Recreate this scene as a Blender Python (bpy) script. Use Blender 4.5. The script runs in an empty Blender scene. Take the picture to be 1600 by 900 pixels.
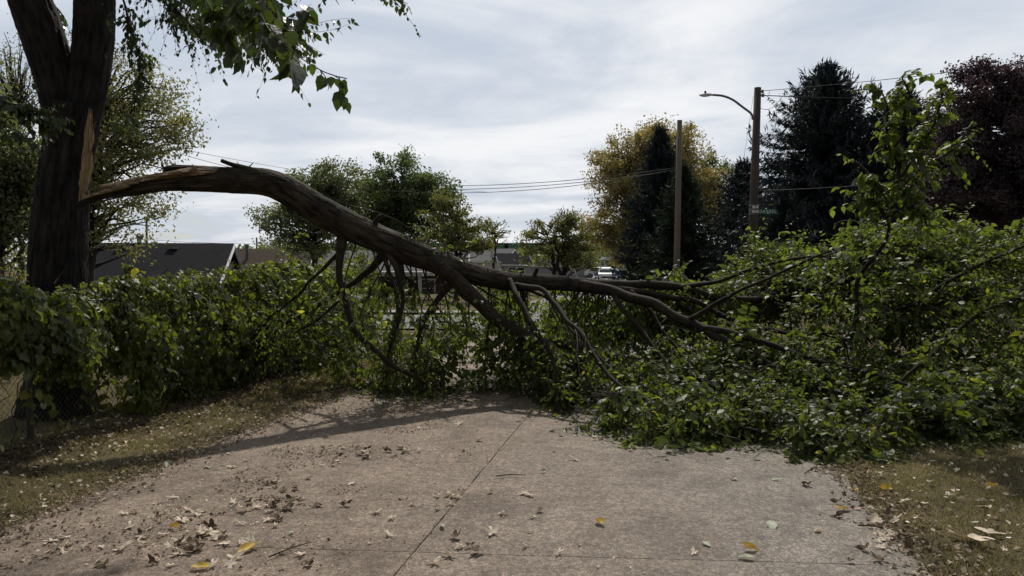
import bpy, math, random
import numpy as np
from mathutils import Vector
R = math.radians
sc = bpy.context.scene
COL = sc.collection

# ------------------------------------------------------------------ camera, sky, sun, exposure
HZ = 415.0; F = 1200.0; CH = 1.6
PITCH = math.atan((450 - HZ) / F)
cam_d = bpy.data.cameras.new('camera'); cam = bpy.data.objects.new('camera', cam_d); COL.objects.link(cam)
cam_d.sensor_width = 36; cam_d.lens = 27; cam_d.clip_start = 0.05; cam_d.clip_end = 3000
cam.location = (0, 0, CH); cam.rotation_euler = (R(90) - PITCH, 0, 0)
sc.camera = cam
SUN_EL = R(50); SUN_AZ = R(6)              # azimuth measured from +Y towards +X
w = bpy.data.worlds.new('World'); sc.world = w; w.use_nodes = True
SKY_GAIN = 8.3
def build_world():
    nt = w.node_tree; nt.nodes.clear(); N = nt.nodes.new; L = nt.links.new
    out = N('ShaderNodeOutputWorld'); bg = N('ShaderNodeBackground'); bg.inputs['Strength'].default_value = 0.1
    sky = N('ShaderNodeTexSky'); sky.sky_type = 'NISHITA'; sky.sun_disc = False
    sky.sun_elevation = SUN_EL; sky.sun_rotation = SUN_AZ; sky.air_density = 1.0; sky.dust_density = 1.5
    tc = N('ShaderNodeTexCoord'); sep = N('ShaderNodeSeparateXYZ'); L(tc.outputs['Generated'], sep.inputs[0])
    def m(op, a, b=None, c=None):
        n = N('ShaderNodeMath'); n.operation = op
        for i, v in enumerate((a, b, c)):
            if v is None: continue
            if hasattr(v, 'links'): L(v, n.inputs[i])
            else: n.inputs[i].default_value = v
        return n.outputs[0]
    def mr(v, a, b, c, d):
        n = N('ShaderNodeMapRange'); n.interpolation_type = 'SMOOTHSTEP'
        L(v, n.inputs[0])
        for i, x in enumerate((a, b, c, d)): n.inputs[i + 1].default_value = x
        return n.outputs[0]
    z = m('MAXIMUM', sep.outputs[2], 0.0); zd = m('ADD', z, 0.13)
    u = m('DIVIDE', sep.outputs[0], zd); v = m('DIVIDE', sep.outputs[1], zd)
    cb = N('ShaderNodeCombineXYZ'); L(m('ADD', m('MULTIPLY', u, 0.8), m('MULTIPLY', v, 0.12)), cb.inputs[0]); L(v, cb.inputs[1])
    def noise(scale, det, rough, off, dist=0.0):
        mp = N('ShaderNodeMapping'); L(cb.outputs[0], mp.inputs[0]); mp.inputs['Location'].default_value = off
        n = N('ShaderNodeTexNoise'); L(mp.outputs[0], n.inputs['Vector']); n.inputs['Scale'].default_value = scale
        n.inputs['Detail'].default_value = det; n.inputs['Roughness'].default_value = rough; n.inputs['Distortion'].default_value = dist
        return n.outputs[0]
    big = noise(0.95, 5, 0.52, (3.1, 1.4, 0), 0.9); fine = noise(3.0, 8, 0.62, (7, 2, 0), 0.8)
    val = m('ADD', m('MULTIPLY', big, 0.8), m('MULTIPLY', fine, 0.2))
    shade = mr(val, 0.34, 0.66, 0.0, 1.0)
    ramp = N('ShaderNodeMix'); ramp.data_type = 'RGBA'; L(shade, ramp.inputs[0])
    ramp.inputs[6].default_value = (0.60, 0.67, 0.78, 1); ramp.inputs[7].default_value = (1.0, 1.01, 1.03, 1)
    # clouds are brighter on the sun's side of the sky
    d = N('ShaderNodeVectorMath'); d.operation = 'DOT_PRODUCT'; L(tc.outputs['Generated'], d.inputs[0])
    d.inputs[1].default_value = (math.cos(SUN_EL) * math.sin(SUN_AZ), math.cos(SUN_EL) * math.cos(SUN_AZ), math.sin(SUN_EL))
    k = mr(d.outputs['Value'], -0.3, 0.75, 0.30, 1.0)
    k = m('MULTIPLY', k, mr(z, 0.35, 0.75, 1.0, 0.46))
    k2 = m('MULTIPLY', k, SKY_GAIN)
    vm = N('ShaderNodeVectorMath'); vm.operation = 'SCALE'; L(ramp.outputs[2], vm.inputs[0]); L(k2, vm.inputs['Scale'])
    cover = mr(m('ADD', val, m('MULTIPLY', z, 0.5)), 0.33, 0.47, 0.45, 0.97)
    mix = N('ShaderNodeMix'); mix.data_type = 'RGBA'; L(cover, mix.inputs[0]); L(sky.outputs[0], mix.inputs[6]); L(vm.outputs[0], mix.inputs[7])
    L(mix.outputs[2], bg.inputs['Color']); L(bg.outputs[0], out.inputs['Surface'])
build_world()
sd = bpy.data.lights.new('sun', 'SUN'); so = bpy.data.objects.new('sun', sd); COL.objects.link(so)
sd.energy = 3.1; sd.angle = R(1.2); sd.color = (1.0, 0.94, 0.85)
sv = Vector((math.cos(SUN_EL) * math.sin(SUN_AZ), math.cos(SUN_EL) * math.cos(SUN_AZ), math.sin(SUN_EL)))
so.rotation_euler = sv.to_track_quat('Z', 'Y').to_euler()
sc.view_settings.view_transform = 'Standard'; sc.view_settings.look = 'None'
sc.view_settings.exposure = 0.14; sc.view_settings.gamma = 1
sc.cycles.max_bounces = 5; sc.cycles.diffuse_bounces = 3; sc.cycles.transparent_max_bounces = 4; sc.cycles.use_denoising = True
sc.cycles.sample_clamp_indirect = 4

# ------------------------------------------------------------------ measuring and small maths
cp, sp = math.cos(PITCH), math.sin(PITCH)
def P(px, py, D):
    """the world point seen at photo pixel px,py that is D metres down the y axis"""
    a, b = (px - 800) / F, (450 - py) / F
    dy = cp + b * sp; dz = -sp + b * cp
    return np.array([a / dy * D, D, CH + dz / dy * D])
def G(px, py, z=0.0):
    a, b = (px - 800) / F, (450 - py) / F
    dy = cp + b * sp; dz = -sp + b * cp
    D = (z - CH) / dz * dy
    return np.array([a / dy * D, D, z])
def rng(s): return np.random.default_rng(s)
def unit(v):
    return v / np.maximum(np.linalg.norm(v, axis=-1, keepdims=True), 1e-9)
def smooth(x, a, b):
    t = np.clip((x - a) / (b - a), 0, 1); return t * t * (3 - 2 * t)
def hsh(i, j, k):
    h = (i * 374761393 + j * 668265263 + k * 2147483647) & 0xffffffff
    h = ((h ^ (h >> 13)) * 1274126177) & 0xffffffff
    return ((h ^ (h >> 16)) & 0xffff) / 65535.0
def vnoise(x, y, z=0.0):
    x, y, z = np.broadcast_arrays(np.asarray(x, float), np.asarray(y, float), np.asarray(z, float))
    i, j, k = [np.floor(a).astype(np.int64) for a in (x, y, z)]
    u, v, q = x - i, y - j, z - k
    u, v, q = [a * a * (3 - 2 * a) for a in (u, v, q)]
    r = 0
    for a in (0, 1):
        for b in (0, 1):
            for c in (0, 1):
                r = r + hsh(i + a, j + b, k + c) * (u if a else 1 - u) * (v if b else 1 - v) * (q if c else 1 - q)
    return r
def ground_z(x, y):
    x = np.asarray(x, float); y = np.asarray(y, float)
    lot = -1.9 * smooth(-x - 0.22 * y * 0 , 6, 17) * smooth(y, 10, 26)
    far = 0.5 * smooth(y, 90, 200)
    return lot + far - 0.25 * smooth(y, 12, 30)
def gz(x, y): return float(ground_z(x, y))

# ------------------------------------------------------------------ mesh building
class MB:
    def __init__(s): s.V = []; s.F = []; s.UV = []; s.n = 0; s.has_uv = False
    def add(s, V, faces, uv=None):
        """faces: list of (m,k) int arrays;  uv: per-vertex uv (n,2)"""
        V = np.asarray(V, float).reshape(-1, 3)
        for f in faces:
            f = np.asarray(f, np.int64)
            if f.size: s.F.append(f + s.n)
        s.V.append(V); s.UV.append(np.zeros((len(V), 2)) if uv is None else np.asarray(uv, float))
        if uv is not None: s.has_uv = True
        s.n += len(V)
    def box(s, c, d, rot=0.0, M=None):
        c = np.array(c, float); h = np.array(d, float) / 2
        v = np.array([[a, b, e] for a in (-1, 1) for b in (-1, 1) for e in (-1, 1)]) * h
        if M is not None: v = v @ np.array(M).T
        cr, sr = math.cos(rot), math.sin(rot)
        v = np.stack([v[:, 0] * cr - v[:, 1] * sr, v[:, 0] * sr + v[:, 1] * cr, v[:, 2]], 1)
        s.add(v + c, [[[0, 1, 3, 2], [4, 6, 7, 5], [0, 4, 5, 1], [2, 3, 7, 6], [0, 2, 6, 4], [1, 5, 7, 3]]])
    def build(s, name, mat, parent=None, smooth=False):
        me = bpy.data.meshes.new(name)
        if s.n:
            V = np.concatenate(s.V); me.vertices.add(len(V)); me.vertices.foreach_set('co', V.astype(np.float32).ravel())
            tot = np.concatenate([np.full(len(f), f.shape[1], np.int32) for f in s.F])
            lp = np.concatenate([f.ravel() for f in s.F]).astype(np.int32)
            me.loops.add(len(lp)); me.loops.foreach_set('vertex_index', lp)
            me.polygons.add(len(tot)); st = np.concatenate([[0], np.cumsum(tot)[:-1]]).astype(np.int32)
            me.polygons.foreach_set('loop_start', st); me.polygons.foreach_set('loop_total', tot)
            if s.has_uv:
                l = me.uv_layers.new(name='UVMap'); UV = np.concatenate(s.UV)[lp]
                l.data.foreach_set('uv', UV.astype(np.float32).ravel())
            me.update(calc_edges=True)
            me.polygons.foreach_set('use_smooth', [bool(smooth)] * len(tot))
        if isinstance(mat, (list, tuple)):
            for m_ in mat: me.materials.append(m_)
        elif mat: me.materials.append(mat)
        o = bpy.data.objects.new(name, me); COL.objects.link(o)
        if parent: o.parent = parent
        return o
def tag(o, label=None, cat=None, group=None, kind=None):
    if label: o['label'] = label
    if cat: o['category'] = cat
    if group: o['group'] = group
    if kind: o['kind'] = kind
    return o
def thing(name, label, cat, loc=(0, 0, 0), rz=0, group=None):
    o = bpy.data.objects.new(name, None); COL.objects.link(o); o.location = loc; o.rotation_euler = (0, 0, rz)
    o.empty_display_size = 0.2
    return tag(o, label, cat, group)
def catmull(A, n):
    """resample control rows A (m,k) to n rows along a smooth curve"""
    A = np.asarray(A, float); m = len(A)
    if m == 2: t = np.linspace(0, 1, n)[:, None]; return A[0] * (1 - t) + A[1] * t
    d = np.linalg.norm(np.diff(A[:, :3], axis=0), axis=1); cs = np.concatenate([[0], np.cumsum(d)])
    E = np.vstack([2 * A[0] - A[1], A, 2 * A[-1] - A[-2]])
    s = np.linspace(0, cs[-1], n); i = np.clip(np.searchsorted(cs, s, side='right') - 1, 0, m - 2)
    t = ((s - cs[i]) / np.maximum(d[i], 1e-9))[:, None]
    p0, p1, p2, p3 = E[i], E[i + 1], E[i + 2], E[i + 3]
    r = 0.5 * (2 * p1 + (p2 - p0) * t + (2 * p0 - 5 * p1 + 4 * p2 - p3) * t ** 2 + (3 * p1 - p0 - 3 * p2 + p3) * t ** 3)
    if A.shape[1] > 3: r[:, 3] = np.maximum(r[:, 3], A[:, 3].min() * 0.8)
    return r
def tube(mb, pts, rad, sides=8, caps=True, rough=0.0, seed=0, ridge=9, ovality=None):
    pts = np.asarray(pts, float); n = len(pts); rad = np.broadcast_to(np.asarray(rad, float), (n,)).copy()
    T = unit(np.gradient(pts, axis=0)); ref = np.array([0, 0, 1.0]) if abs(T[0][2]) < 0.9 else np.array([1.0, 0, 0])
    U = np.zeros((n, 3)); u = unit(np.cross(T[0], ref))
    for i in range(n):
        u = unit(u - T[i] * np.dot(u, T[i])); U[i] = u
    W = np.cross(T, U)
    S = np.concatenate([[0], np.cumsum(np.linalg.norm(np.diff(pts, axis=0), axis=1))])
    th = np.linspace(0, 2 * math.pi, sides, endpoint=False)
    rr = np.repeat(rad[:, None], sides, 1)
    if rough:
        c, s_ = np.cos(th)[None], np.sin(th)[None]; Z = S[:, None]
        warp = vnoise(c * 2 + seed, s_ * 2, Z * 3.0) * 1.5
        a = th[None] * ridge / (2 * math.pi) * 2 + warp * 1.3 + Z * 0.35
        f = np.abs(np.mod(a, 1) - 0.5) * 2
        f = np.where(np.abs(a) < 1e9, f, f)
        brk = vnoise(c * 5 + seed, s_ * 5, Z * 9)
        lum = vnoise(c * 1.2 + seed * 3, s_ * 1.2, Z * 1.3) - 0.5
        fine = vnoise(c * 14 + seed, s_ * 14, Z * 28) - 0.5
        rr = rr * (1 + rough * ((f - 0.5) * 0.6 * brk * 1.8 + fine * 0.45 + lum * min(0.3, rough * 4)))
    V = pts[:, None, :] + rr[..., None] * (np.cos(th)[None, :, None] * U[:, None, :] + np.sin(th)[None, :, None] * W[:, None, :])
    i = np.arange(n - 1)[:, None] * sides; j = np.arange(sides)[None]; j2 = (j + 1) % sides
    q = np.stack([i + j, i + j2, i + sides + j2, i + sides + j], -1).reshape(-1, 4)
    uv = np.stack([np.repeat((np.minimum(th, 2 * math.pi - th) / math.pi)[None] , n, 0) * rad.mean() * math.pi, np.repeat(S[:, None], sides, 1)], -1).reshape(-1, 2)
    fs = [q]
    if caps: fs += [np.arange(sides)[::-1][None], (np.arange(sides) + (n - 1) * sides)[None]]
    mb.add(V.reshape(-1, 3), fs, uv)
def path(mb, ctrl, sides=8, step=0.08, rough=0.0, seed=0, ridge=9, wob=0.0):
    """ctrl rows (x,y,z,r); returns the resampled (n,4) rows"""
    A = np.asarray(ctrl, float); L = np.linalg.norm(np.diff(A[:, :3], axis=0), axis=1).sum()
    C = catmull(A, max(3, int(L / step) + 1))
    if wob:
        s = np.arange(len(C)) * step
        for k in range(3): C[:, k] += wob * (vnoise(s * 3.1 + seed * 7.7, k * 9.3 + seed, 0) - 0.5) * smooth(s, 0, 0.4)
    tube(mb, C[:, :3], C[:, 3], sides, True, rough, seed, ridge)
    return C
def tris_of(n, V, T, F_list):
    k = T.shape[0]; off = (np.arange(n) * k)
    return V, [ (np.asarray(f)[None] + off[:, None, None]).reshape(-1, len(f[0])) for f in F_list ]
# leaf templates: x across, y along, z out of the blade
def T_ovate(wd=0.33):
    T = np.array([[0, 0, 0], [-wd * .85, .22, .05], [0, .25, -.01], [wd * .85, .22, .05], [-wd * .9, .55, .04], [0, .58, -.01], [wd * .9, .55, .04], [-wd * .38, .82, .0], [wd * .38, .82, .0], [0, 1, -.1]])
    Q = [[0, 3, 2, 0], ]
    quads = [[1, 2, 5, 4], [2, 3, 6, 5], [4, 5, 8, 7] ]
    return T, [[[0, 3, 2], [0, 2, 1], [5, 6, 8], [7, 8, 9], [4, 5, 7], [5, 8, 7]], [[1, 2, 5, 4], [2, 3, 6, 5]]]
def T_diamond(wd=0.3):
    T = np.array([[0, 0, 0], [wd, .5, .06], [0, 1, -.05], [-wd, .5, .06]])
    return T, [[[0, 1, 2], [0, 2, 3]]]
def T_vine():
    a = np.radians([-90, -55, -20, 12, 30, 60, 90, 120, 150, 168, 200, 235]); r = np.array([.18, .5, .44, .6, .46, .56, .72, .56, .46, .6, .44, .5])
    T = np.vstack([[0, .38, 0], np.stack([np.cos(a) * r * .95, np.sin(a) * r + .38, -.16 * r + .04 * np.cos(3 * a)], 1)])
    T[1] = (0, .22, 0)
    n = 12; return T, [[[0, 1 + i, 1 + (i + 1) % n] for i in range(n)]]
OV, DI, VI = T_ovate(), T_diamond(), T_vine()
OVW = T_ovate(0.42)
def leaves(mb, pos, dr, nr, size, tmpl, r, curl=1.0):
    T, FL = tmpl; n = len(pos)
    if n == 0: return
    dr = unit(dr); nr = unit(nr - dr * np.sum(nr * dr, 1, keepdims=True)); sd_ = np.cross(dr, nr)
    cz = (r.uniform(-0.6, 2.6, n) * curl)[:, None, None]; wx = r.uniform(0.75, 1.12, n)[:, None, None]
    size = np.asarray(size, float).reshape(-1, 1, 1) * np.ones((n, 1, 1))
    bend = (r.uniform(-.05, .35, n) * curl)[:, None, None]
    y = T[None, :, 1:2]
    zz = T[None, :, 2:3] * cz - bend * y * y
    V = pos[:, None, :] + size * (T[None, :, 0:1] * wx * sd_[:, None, :] + y * dr[:, None, :] + zz * nr[:, None, :])
    V, Fs = tris_of(n, V.reshape(-1, 3), T, FL); mb.add(V, Fs)
def thin(mb, A, rad):
    """many thin twigs at once: A (n,k,3), rad (k,) or (n,k)"""
    n, k, _ = A.shape
    if n == 0: return
    rad = np.broadcast_to(np.asarray(rad, float), (n, k))
    T = unit(A[:, -1] - A[:, 0]); ref = np.where(np.abs(T[:, 2:3]) < .9, np.array([[0, 0, 1.]]), np.array([[1., 0, 0]]))
    U = unit(np.cross(T, ref)); W = np.cross(T, U)
    th = np.array([0, 2.094, 4.189])
    V = A[:, :, None, :] + rad[:, :, None, None] * (np.cos(th)[None, None, :, None] * U[:, None, None, :] + np.sin(th)[None, None, :, None] * W[:, None, None, :])
    base = np.arange(n)[:, None, None] * k * 3 + np.arange(k - 1)[None, :, None] * 3; j = np.arange(3)[None, None]; j2 = (j + 1) % 3
    q = np.stack([base + j, base + j2, base + 3 + j2, base + 3 + j], -1).reshape(-1, 4)
    uv = np.zeros((n * k * 3, 2)); uv[:, 1] = np.repeat(np.tile(np.linspace(0, .5, k), n), 3); uv[:, 0] = np.tile([0, .01, .02], n * k)
    mb.add(V.reshape(-1, 3), [q], uv)
def sprays(mbw, mbl, P0, D0, L, nl, ls, r, droop=0.25, hang=0.5, tw=0.004, tmpl=OV, floor=None, jit=0.36):
    """twigs with alternating leaves"""
    n = len(P0)
    if n == 0: return
    D0 = unit(D0); L = np.broadcast_to(np.asarray(L, float), (n,)); k = 6
    t = np.linspace(0, 1, k)[None, :, None]; wig = r.normal(0, .35, (n, 1, 3))
    def at(t): return P0[:, None, :] + L[:, None, None] * (D0[:, None, :] * t + wig * t * t * .6 + np.array([0, 0, -1.]) * droop * t * t)
    A = at(t)
    if floor is not None: A[..., 2] = np.maximum(A[..., 2], floor(A[..., 0], A[..., 1]) + .02)
    thin(mbw, A, np.linspace(tw, tw * .35, k))
    tl = np.clip((np.arange(nl)[None, :, None] + .6 + r.uniform(-.3, .3, (n, nl, 1))) / nl, 0.05, 1.0)
    pl = at(tl); pe = at(np.minimum(tl + .05, 1.06)); tg = unit(pe - pl)
    if floor is not None: pl[..., 2] = np.maximum(pl[..., 2], floor(pl[..., 0], pl[..., 1]) + .02)
    sgn = np.where(np.arange(nl) % 2 == 0, 1., -1.)[None, :, None]
    sidev = unit(np.cross(tg, np.array([0, 0, 1.])) + 1e-6)
    d = tg * .55 + sidev * sgn * .8 + r.normal(0, jit, (n, nl, 3)) + np.array([0, 0, -1.]) * hang
    nrm = np.array([0, 0, 1.]) + r.normal(0, .42, (n, 1, 3)) + r.normal(0, .28, (n, nl, 3))
    sz = ls * r.uniform(.6, 1.15, (n, nl)) * (1 - .35 * tl[..., 0]) * r.uniform(.5, 1.3, (n, 1))
    d = unit(d.reshape(-1, 3)); pl = pl.reshape(-1, 3)
    if floor is not None:   # leaves cannot pass through the ground
        low = pl[:, 2] + d[:, 2] * sz.ravel() < floor(pl[:, 0], pl[:, 1]) + .006
        d[low, 2] = np.maximum(d[low, 2], (floor(pl[low, 0], pl[low, 1]) + .006 - pl[low, 2]) / sz.ravel()[low])
    leaves(mbl, pl + d * .012, d, nrm.reshape(-1, 3), sz.ravel(), tmpl, r)

# ------------------------------------------------------------------ materials
def new_mat(name):
    m = bpy.data.materials.new(name); m.use_nodes = True; nt = m.node_tree; nt.nodes.clear()
    return m, nt, nt.nodes.new, nt.links.new
def ramp_node(N, cols, pos=None):
    r = N('ShaderNodeValToRGB'); e = r.color_ramp.elements
    pos = pos or list(np.linspace(0, 1, len(cols)))
    while len(e) < len(cols): e.new(.5)
    for i, c in enumerate(cols): e[i].position = pos[i]; e[i].color = (*c, 1)
    return r
def leaf_mat(name, cols, pos=None, trans=.38, rough=.42, under=1.35, tcol=None, spec=.5):
    m, nt, N, L = new_mat(name)
    out = N('ShaderNodeOutputMaterial'); g = N('ShaderNodeNewGeometry'); rp = ramp_node(N, cols, pos)
    L(g.outputs['Random Per Island'], rp.inputs[0])
    tc = N('ShaderNodeTexCoord'); nz = N('ShaderNodeTexNoise'); nz.inputs['Scale'].default_value = 1.3; nz.inputs['Detail'].default_value = 3
    L(tc.outputs['Object'], nz.inputs['Vector'])
    br = N('ShaderNodeHueSaturation'); L(rp.outputs[0], br.inputs['Color'])
    mr_ = N('ShaderNodeMapRange'); L(nz.outputs[0], mr_.inputs[0]); mr_.inputs[1].default_value = .3; mr_.inputs[2].default_value = .7; mr_.inputs[3].default_value = .65; mr_.inputs[4].default_value = 1.35
    L(mr_.outputs[0], br.inputs['Value'])
    un = N('ShaderNodeMix'); un.data_type = 'RGBA'; L(g.outputs['Backfacing'], un.inputs[0]); L(br.outputs[0], un.inputs[6])
    hs = N('ShaderNodeHueSaturation'); hs.inputs['Saturation'].default_value = .75; hs.inputs['Value'].default_value = under; L(br.outputs[0], hs.inputs['Color']); L(hs.outputs[0], un.inputs[7])
    p = N('ShaderNodeBsdfPrincipled'); L(un.outputs[2], p.inputs['Base Color']); p.inputs['Roughness'].default_value = rough
    p.inputs['Specular IOR Level'].default_value = spec
    bn = N('ShaderNodeTexNoise'); bn.inputs['Scale'].default_value = 70; L(tc.outputs['Object'], bn.inputs['Vector'])
    bp = N('ShaderNodeBump'); bp.inputs['Strength'].default_value = .25; bp.inputs['Distance'].default_value = .01; L(bn.outputs[0], bp.inputs['Height']); L(bp.outputs[0], p.inputs['Normal'])
    t = N('ShaderNodeBsdfTranslucent'); h2 = N('ShaderNodeMix'); h2.data_type = 'RGBA'; h2.blend_type = 'MULTIPLY'; h2.inputs[0].default_value = 1
    L(br.outputs[0], h2.inputs[6]); h2.inputs[7].default_value = (*(tcol or (2.6, 2.7, .9)), 1); L(h2.outputs[2], t.inputs['Color'])
    mx = N('ShaderNodeMixShader'); mx.inputs[0].default_value = trans; L(p.outputs[0], mx.inputs[1]); L(t.outputs[0], mx.inputs[2])
    L(mx.outputs[0], out.inputs['Surface']); return m
def bark_mat(name, c1, c2, su=26, sv_=5, bump=.6, dist=.02, moss=None):
    m, nt, N, L = new_mat(name)
    out = N('ShaderNodeOutputMaterial'); uv = N('ShaderNodeUVMap'); tc = N('ShaderNodeTexCoord')
    mp = N('ShaderNodeMapping'); mp.inputs['Scale'].default_value = (su, sv_, 1); L(uv.outputs[0], mp.inputs[0])
    n1 = N('ShaderNodeTexNoise'); n1.inputs['Scale'].default_value = 1; n1.inputs['Detail'].default_value = 7; n1.inputs['Roughness'].default_value = .65; n1.inputs['Distortion'].default_value = .8; L(mp.outputs[0], n1.inputs['Vector'])
    vo = N('ShaderNodeTexVoronoi'); vo.feature = 'DISTANCE_TO_EDGE'; vo.inputs['Scale'].default_value = .8; 
    wp = N('ShaderNodeMix'); wp.data_type = 'RGBA'; wp.inputs[0].default_value = .5; L(mp.outputs[0], wp.inputs[6]); L(n1.outputs['Color'], wp.inputs[7]); L(wp.outputs[2], vo.inputs['Vector'])
    hgt = N('ShaderNodeMath'); hgt.operation = 'MULTIPLY_ADD'; L(vo.outputs['Distance'], hgt.inputs[0]); hgt.inputs[1].default_value = 1.1; L(n1.outputs[0], hgt.inputs[2])
    mrr = N('ShaderNodeMapRange'); L(hgt.outputs[0], mrr.inputs[0]); mrr.inputs[1].default_value = .4; mrr.inputs[2].default_value = 1.0
    rp = ramp_node(N, [c1, c2]); L(mrr.outputs[0], rp.inputs[0])
    big = N('ShaderNodeTexNoise'); big.inputs['Scale'].default_value = 3.5; big.inputs['Detail'].default_value = 4; L(tc.outputs['Object'], big.inputs['Vector'])
    mx = N('ShaderNodeMix'); mx.data_type = 'RGBA'; mx.blend_type = 'MULTIPLY'; mx.inputs[0].default_value = .55; L(rp.outputs[0], mx.inputs[6])
    bb = ramp_node(N, [(.5, .5, .5), (1.4, 1.35, 1.25)], [.35, .65]); L(big.outputs[0], bb.inputs[0]); L(bb.outputs[0], mx.inputs[7])
    col = mx.outputs[2]
    if moss:
        mm = N('ShaderNodeMix'); mm.data_type = 'RGBA'; L(col, mm.inputs[6]); mm.inputs[7].default_value = (*moss, 1)
        ms = N('ShaderNodeTexNoise'); ms.inputs['Scale'].default_value = 9; ms.inputs['Detail'].default_value = 5; L(tc.outputs['Object'], ms.inputs['Vector'])
        rr_ = ramp_node(N, [(0, 0, 0), (.4, .4, .4)], [.5, .72]); L(ms.outputs[0], rr_.inputs[0]); L(rr_.outputs[0], mm.inputs[0]); col = mm.outputs[2]
    p = N('ShaderNodeBsdfPrincipled'); L(col, p.inputs['Base Color']); p.inputs['Roughness'].default_value = .85; p.inputs['Specular IOR Level'].default_value = .25
    b = N('ShaderNodeBump'); b.inputs['Strength'].default_value = bump; b.inputs['Distance'].default_value = dist; L(hgt.outputs[0], b.inputs['Height']); L(b.outputs[0], p.inputs['Normal'])
    L(p.outputs[0], out.inputs['Surface']); return m
def plain(name, c, rough=.7, var=.25, scale=3, bump=.1, bs=40, metal=0, spec=.4, stretch=(1, 1, 1), c2=None):
    m, nt, N, L = new_mat(name)
    out = N('ShaderNodeOutputMaterial'); tc = N('ShaderNodeTexCoord'); mp = N('ShaderNodeMapping'); mp.inputs['Scale'].default_value = stretch; L(tc.outputs['Object'], mp.inputs[0])
    n = N('ShaderNodeTexNoise'); n.inputs['Scale'].default_value = scale; n.inputs['Detail'].default_value = 6; n.inputs['Roughness'].default_value = .6; L(mp.outputs[0], n.inputs['Vector'])
    a = tuple(x * (1 - var) for x in c); b = c2 or tuple(min(1, x * (1 + var)) for x in c)
    rp = ramp_node(N, [a, b], [.35, .65]); L(n.outputs[0], rp.inputs[0])
    p = N('ShaderNodeBsdfPrincipled'); L(rp.outputs[0], p.inputs['Base Color']); p.inputs['Roughness'].default_value = rough; p.inputs['Metallic'].default_value = metal; p.inputs['Specular IOR Level'].default_value = spec
    if bump:
        n2 = N('ShaderNodeTexNoise'); n2.inputs['Scale'].default_value = bs; n2.inputs['Detail'].default_value = 5; L(mp.outputs[0], n2.inputs['Vector'])
        bp = N('ShaderNodeBump'); bp.inputs['Strength'].default_value = bump; bp.inputs['Distance'].default_value = .02; L(n2.outputs[0], bp.inputs['Height']); L(bp.outputs[0], p.inputs['Normal'])
    L(p.outputs[0], out.inputs['Surface']); return m

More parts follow.
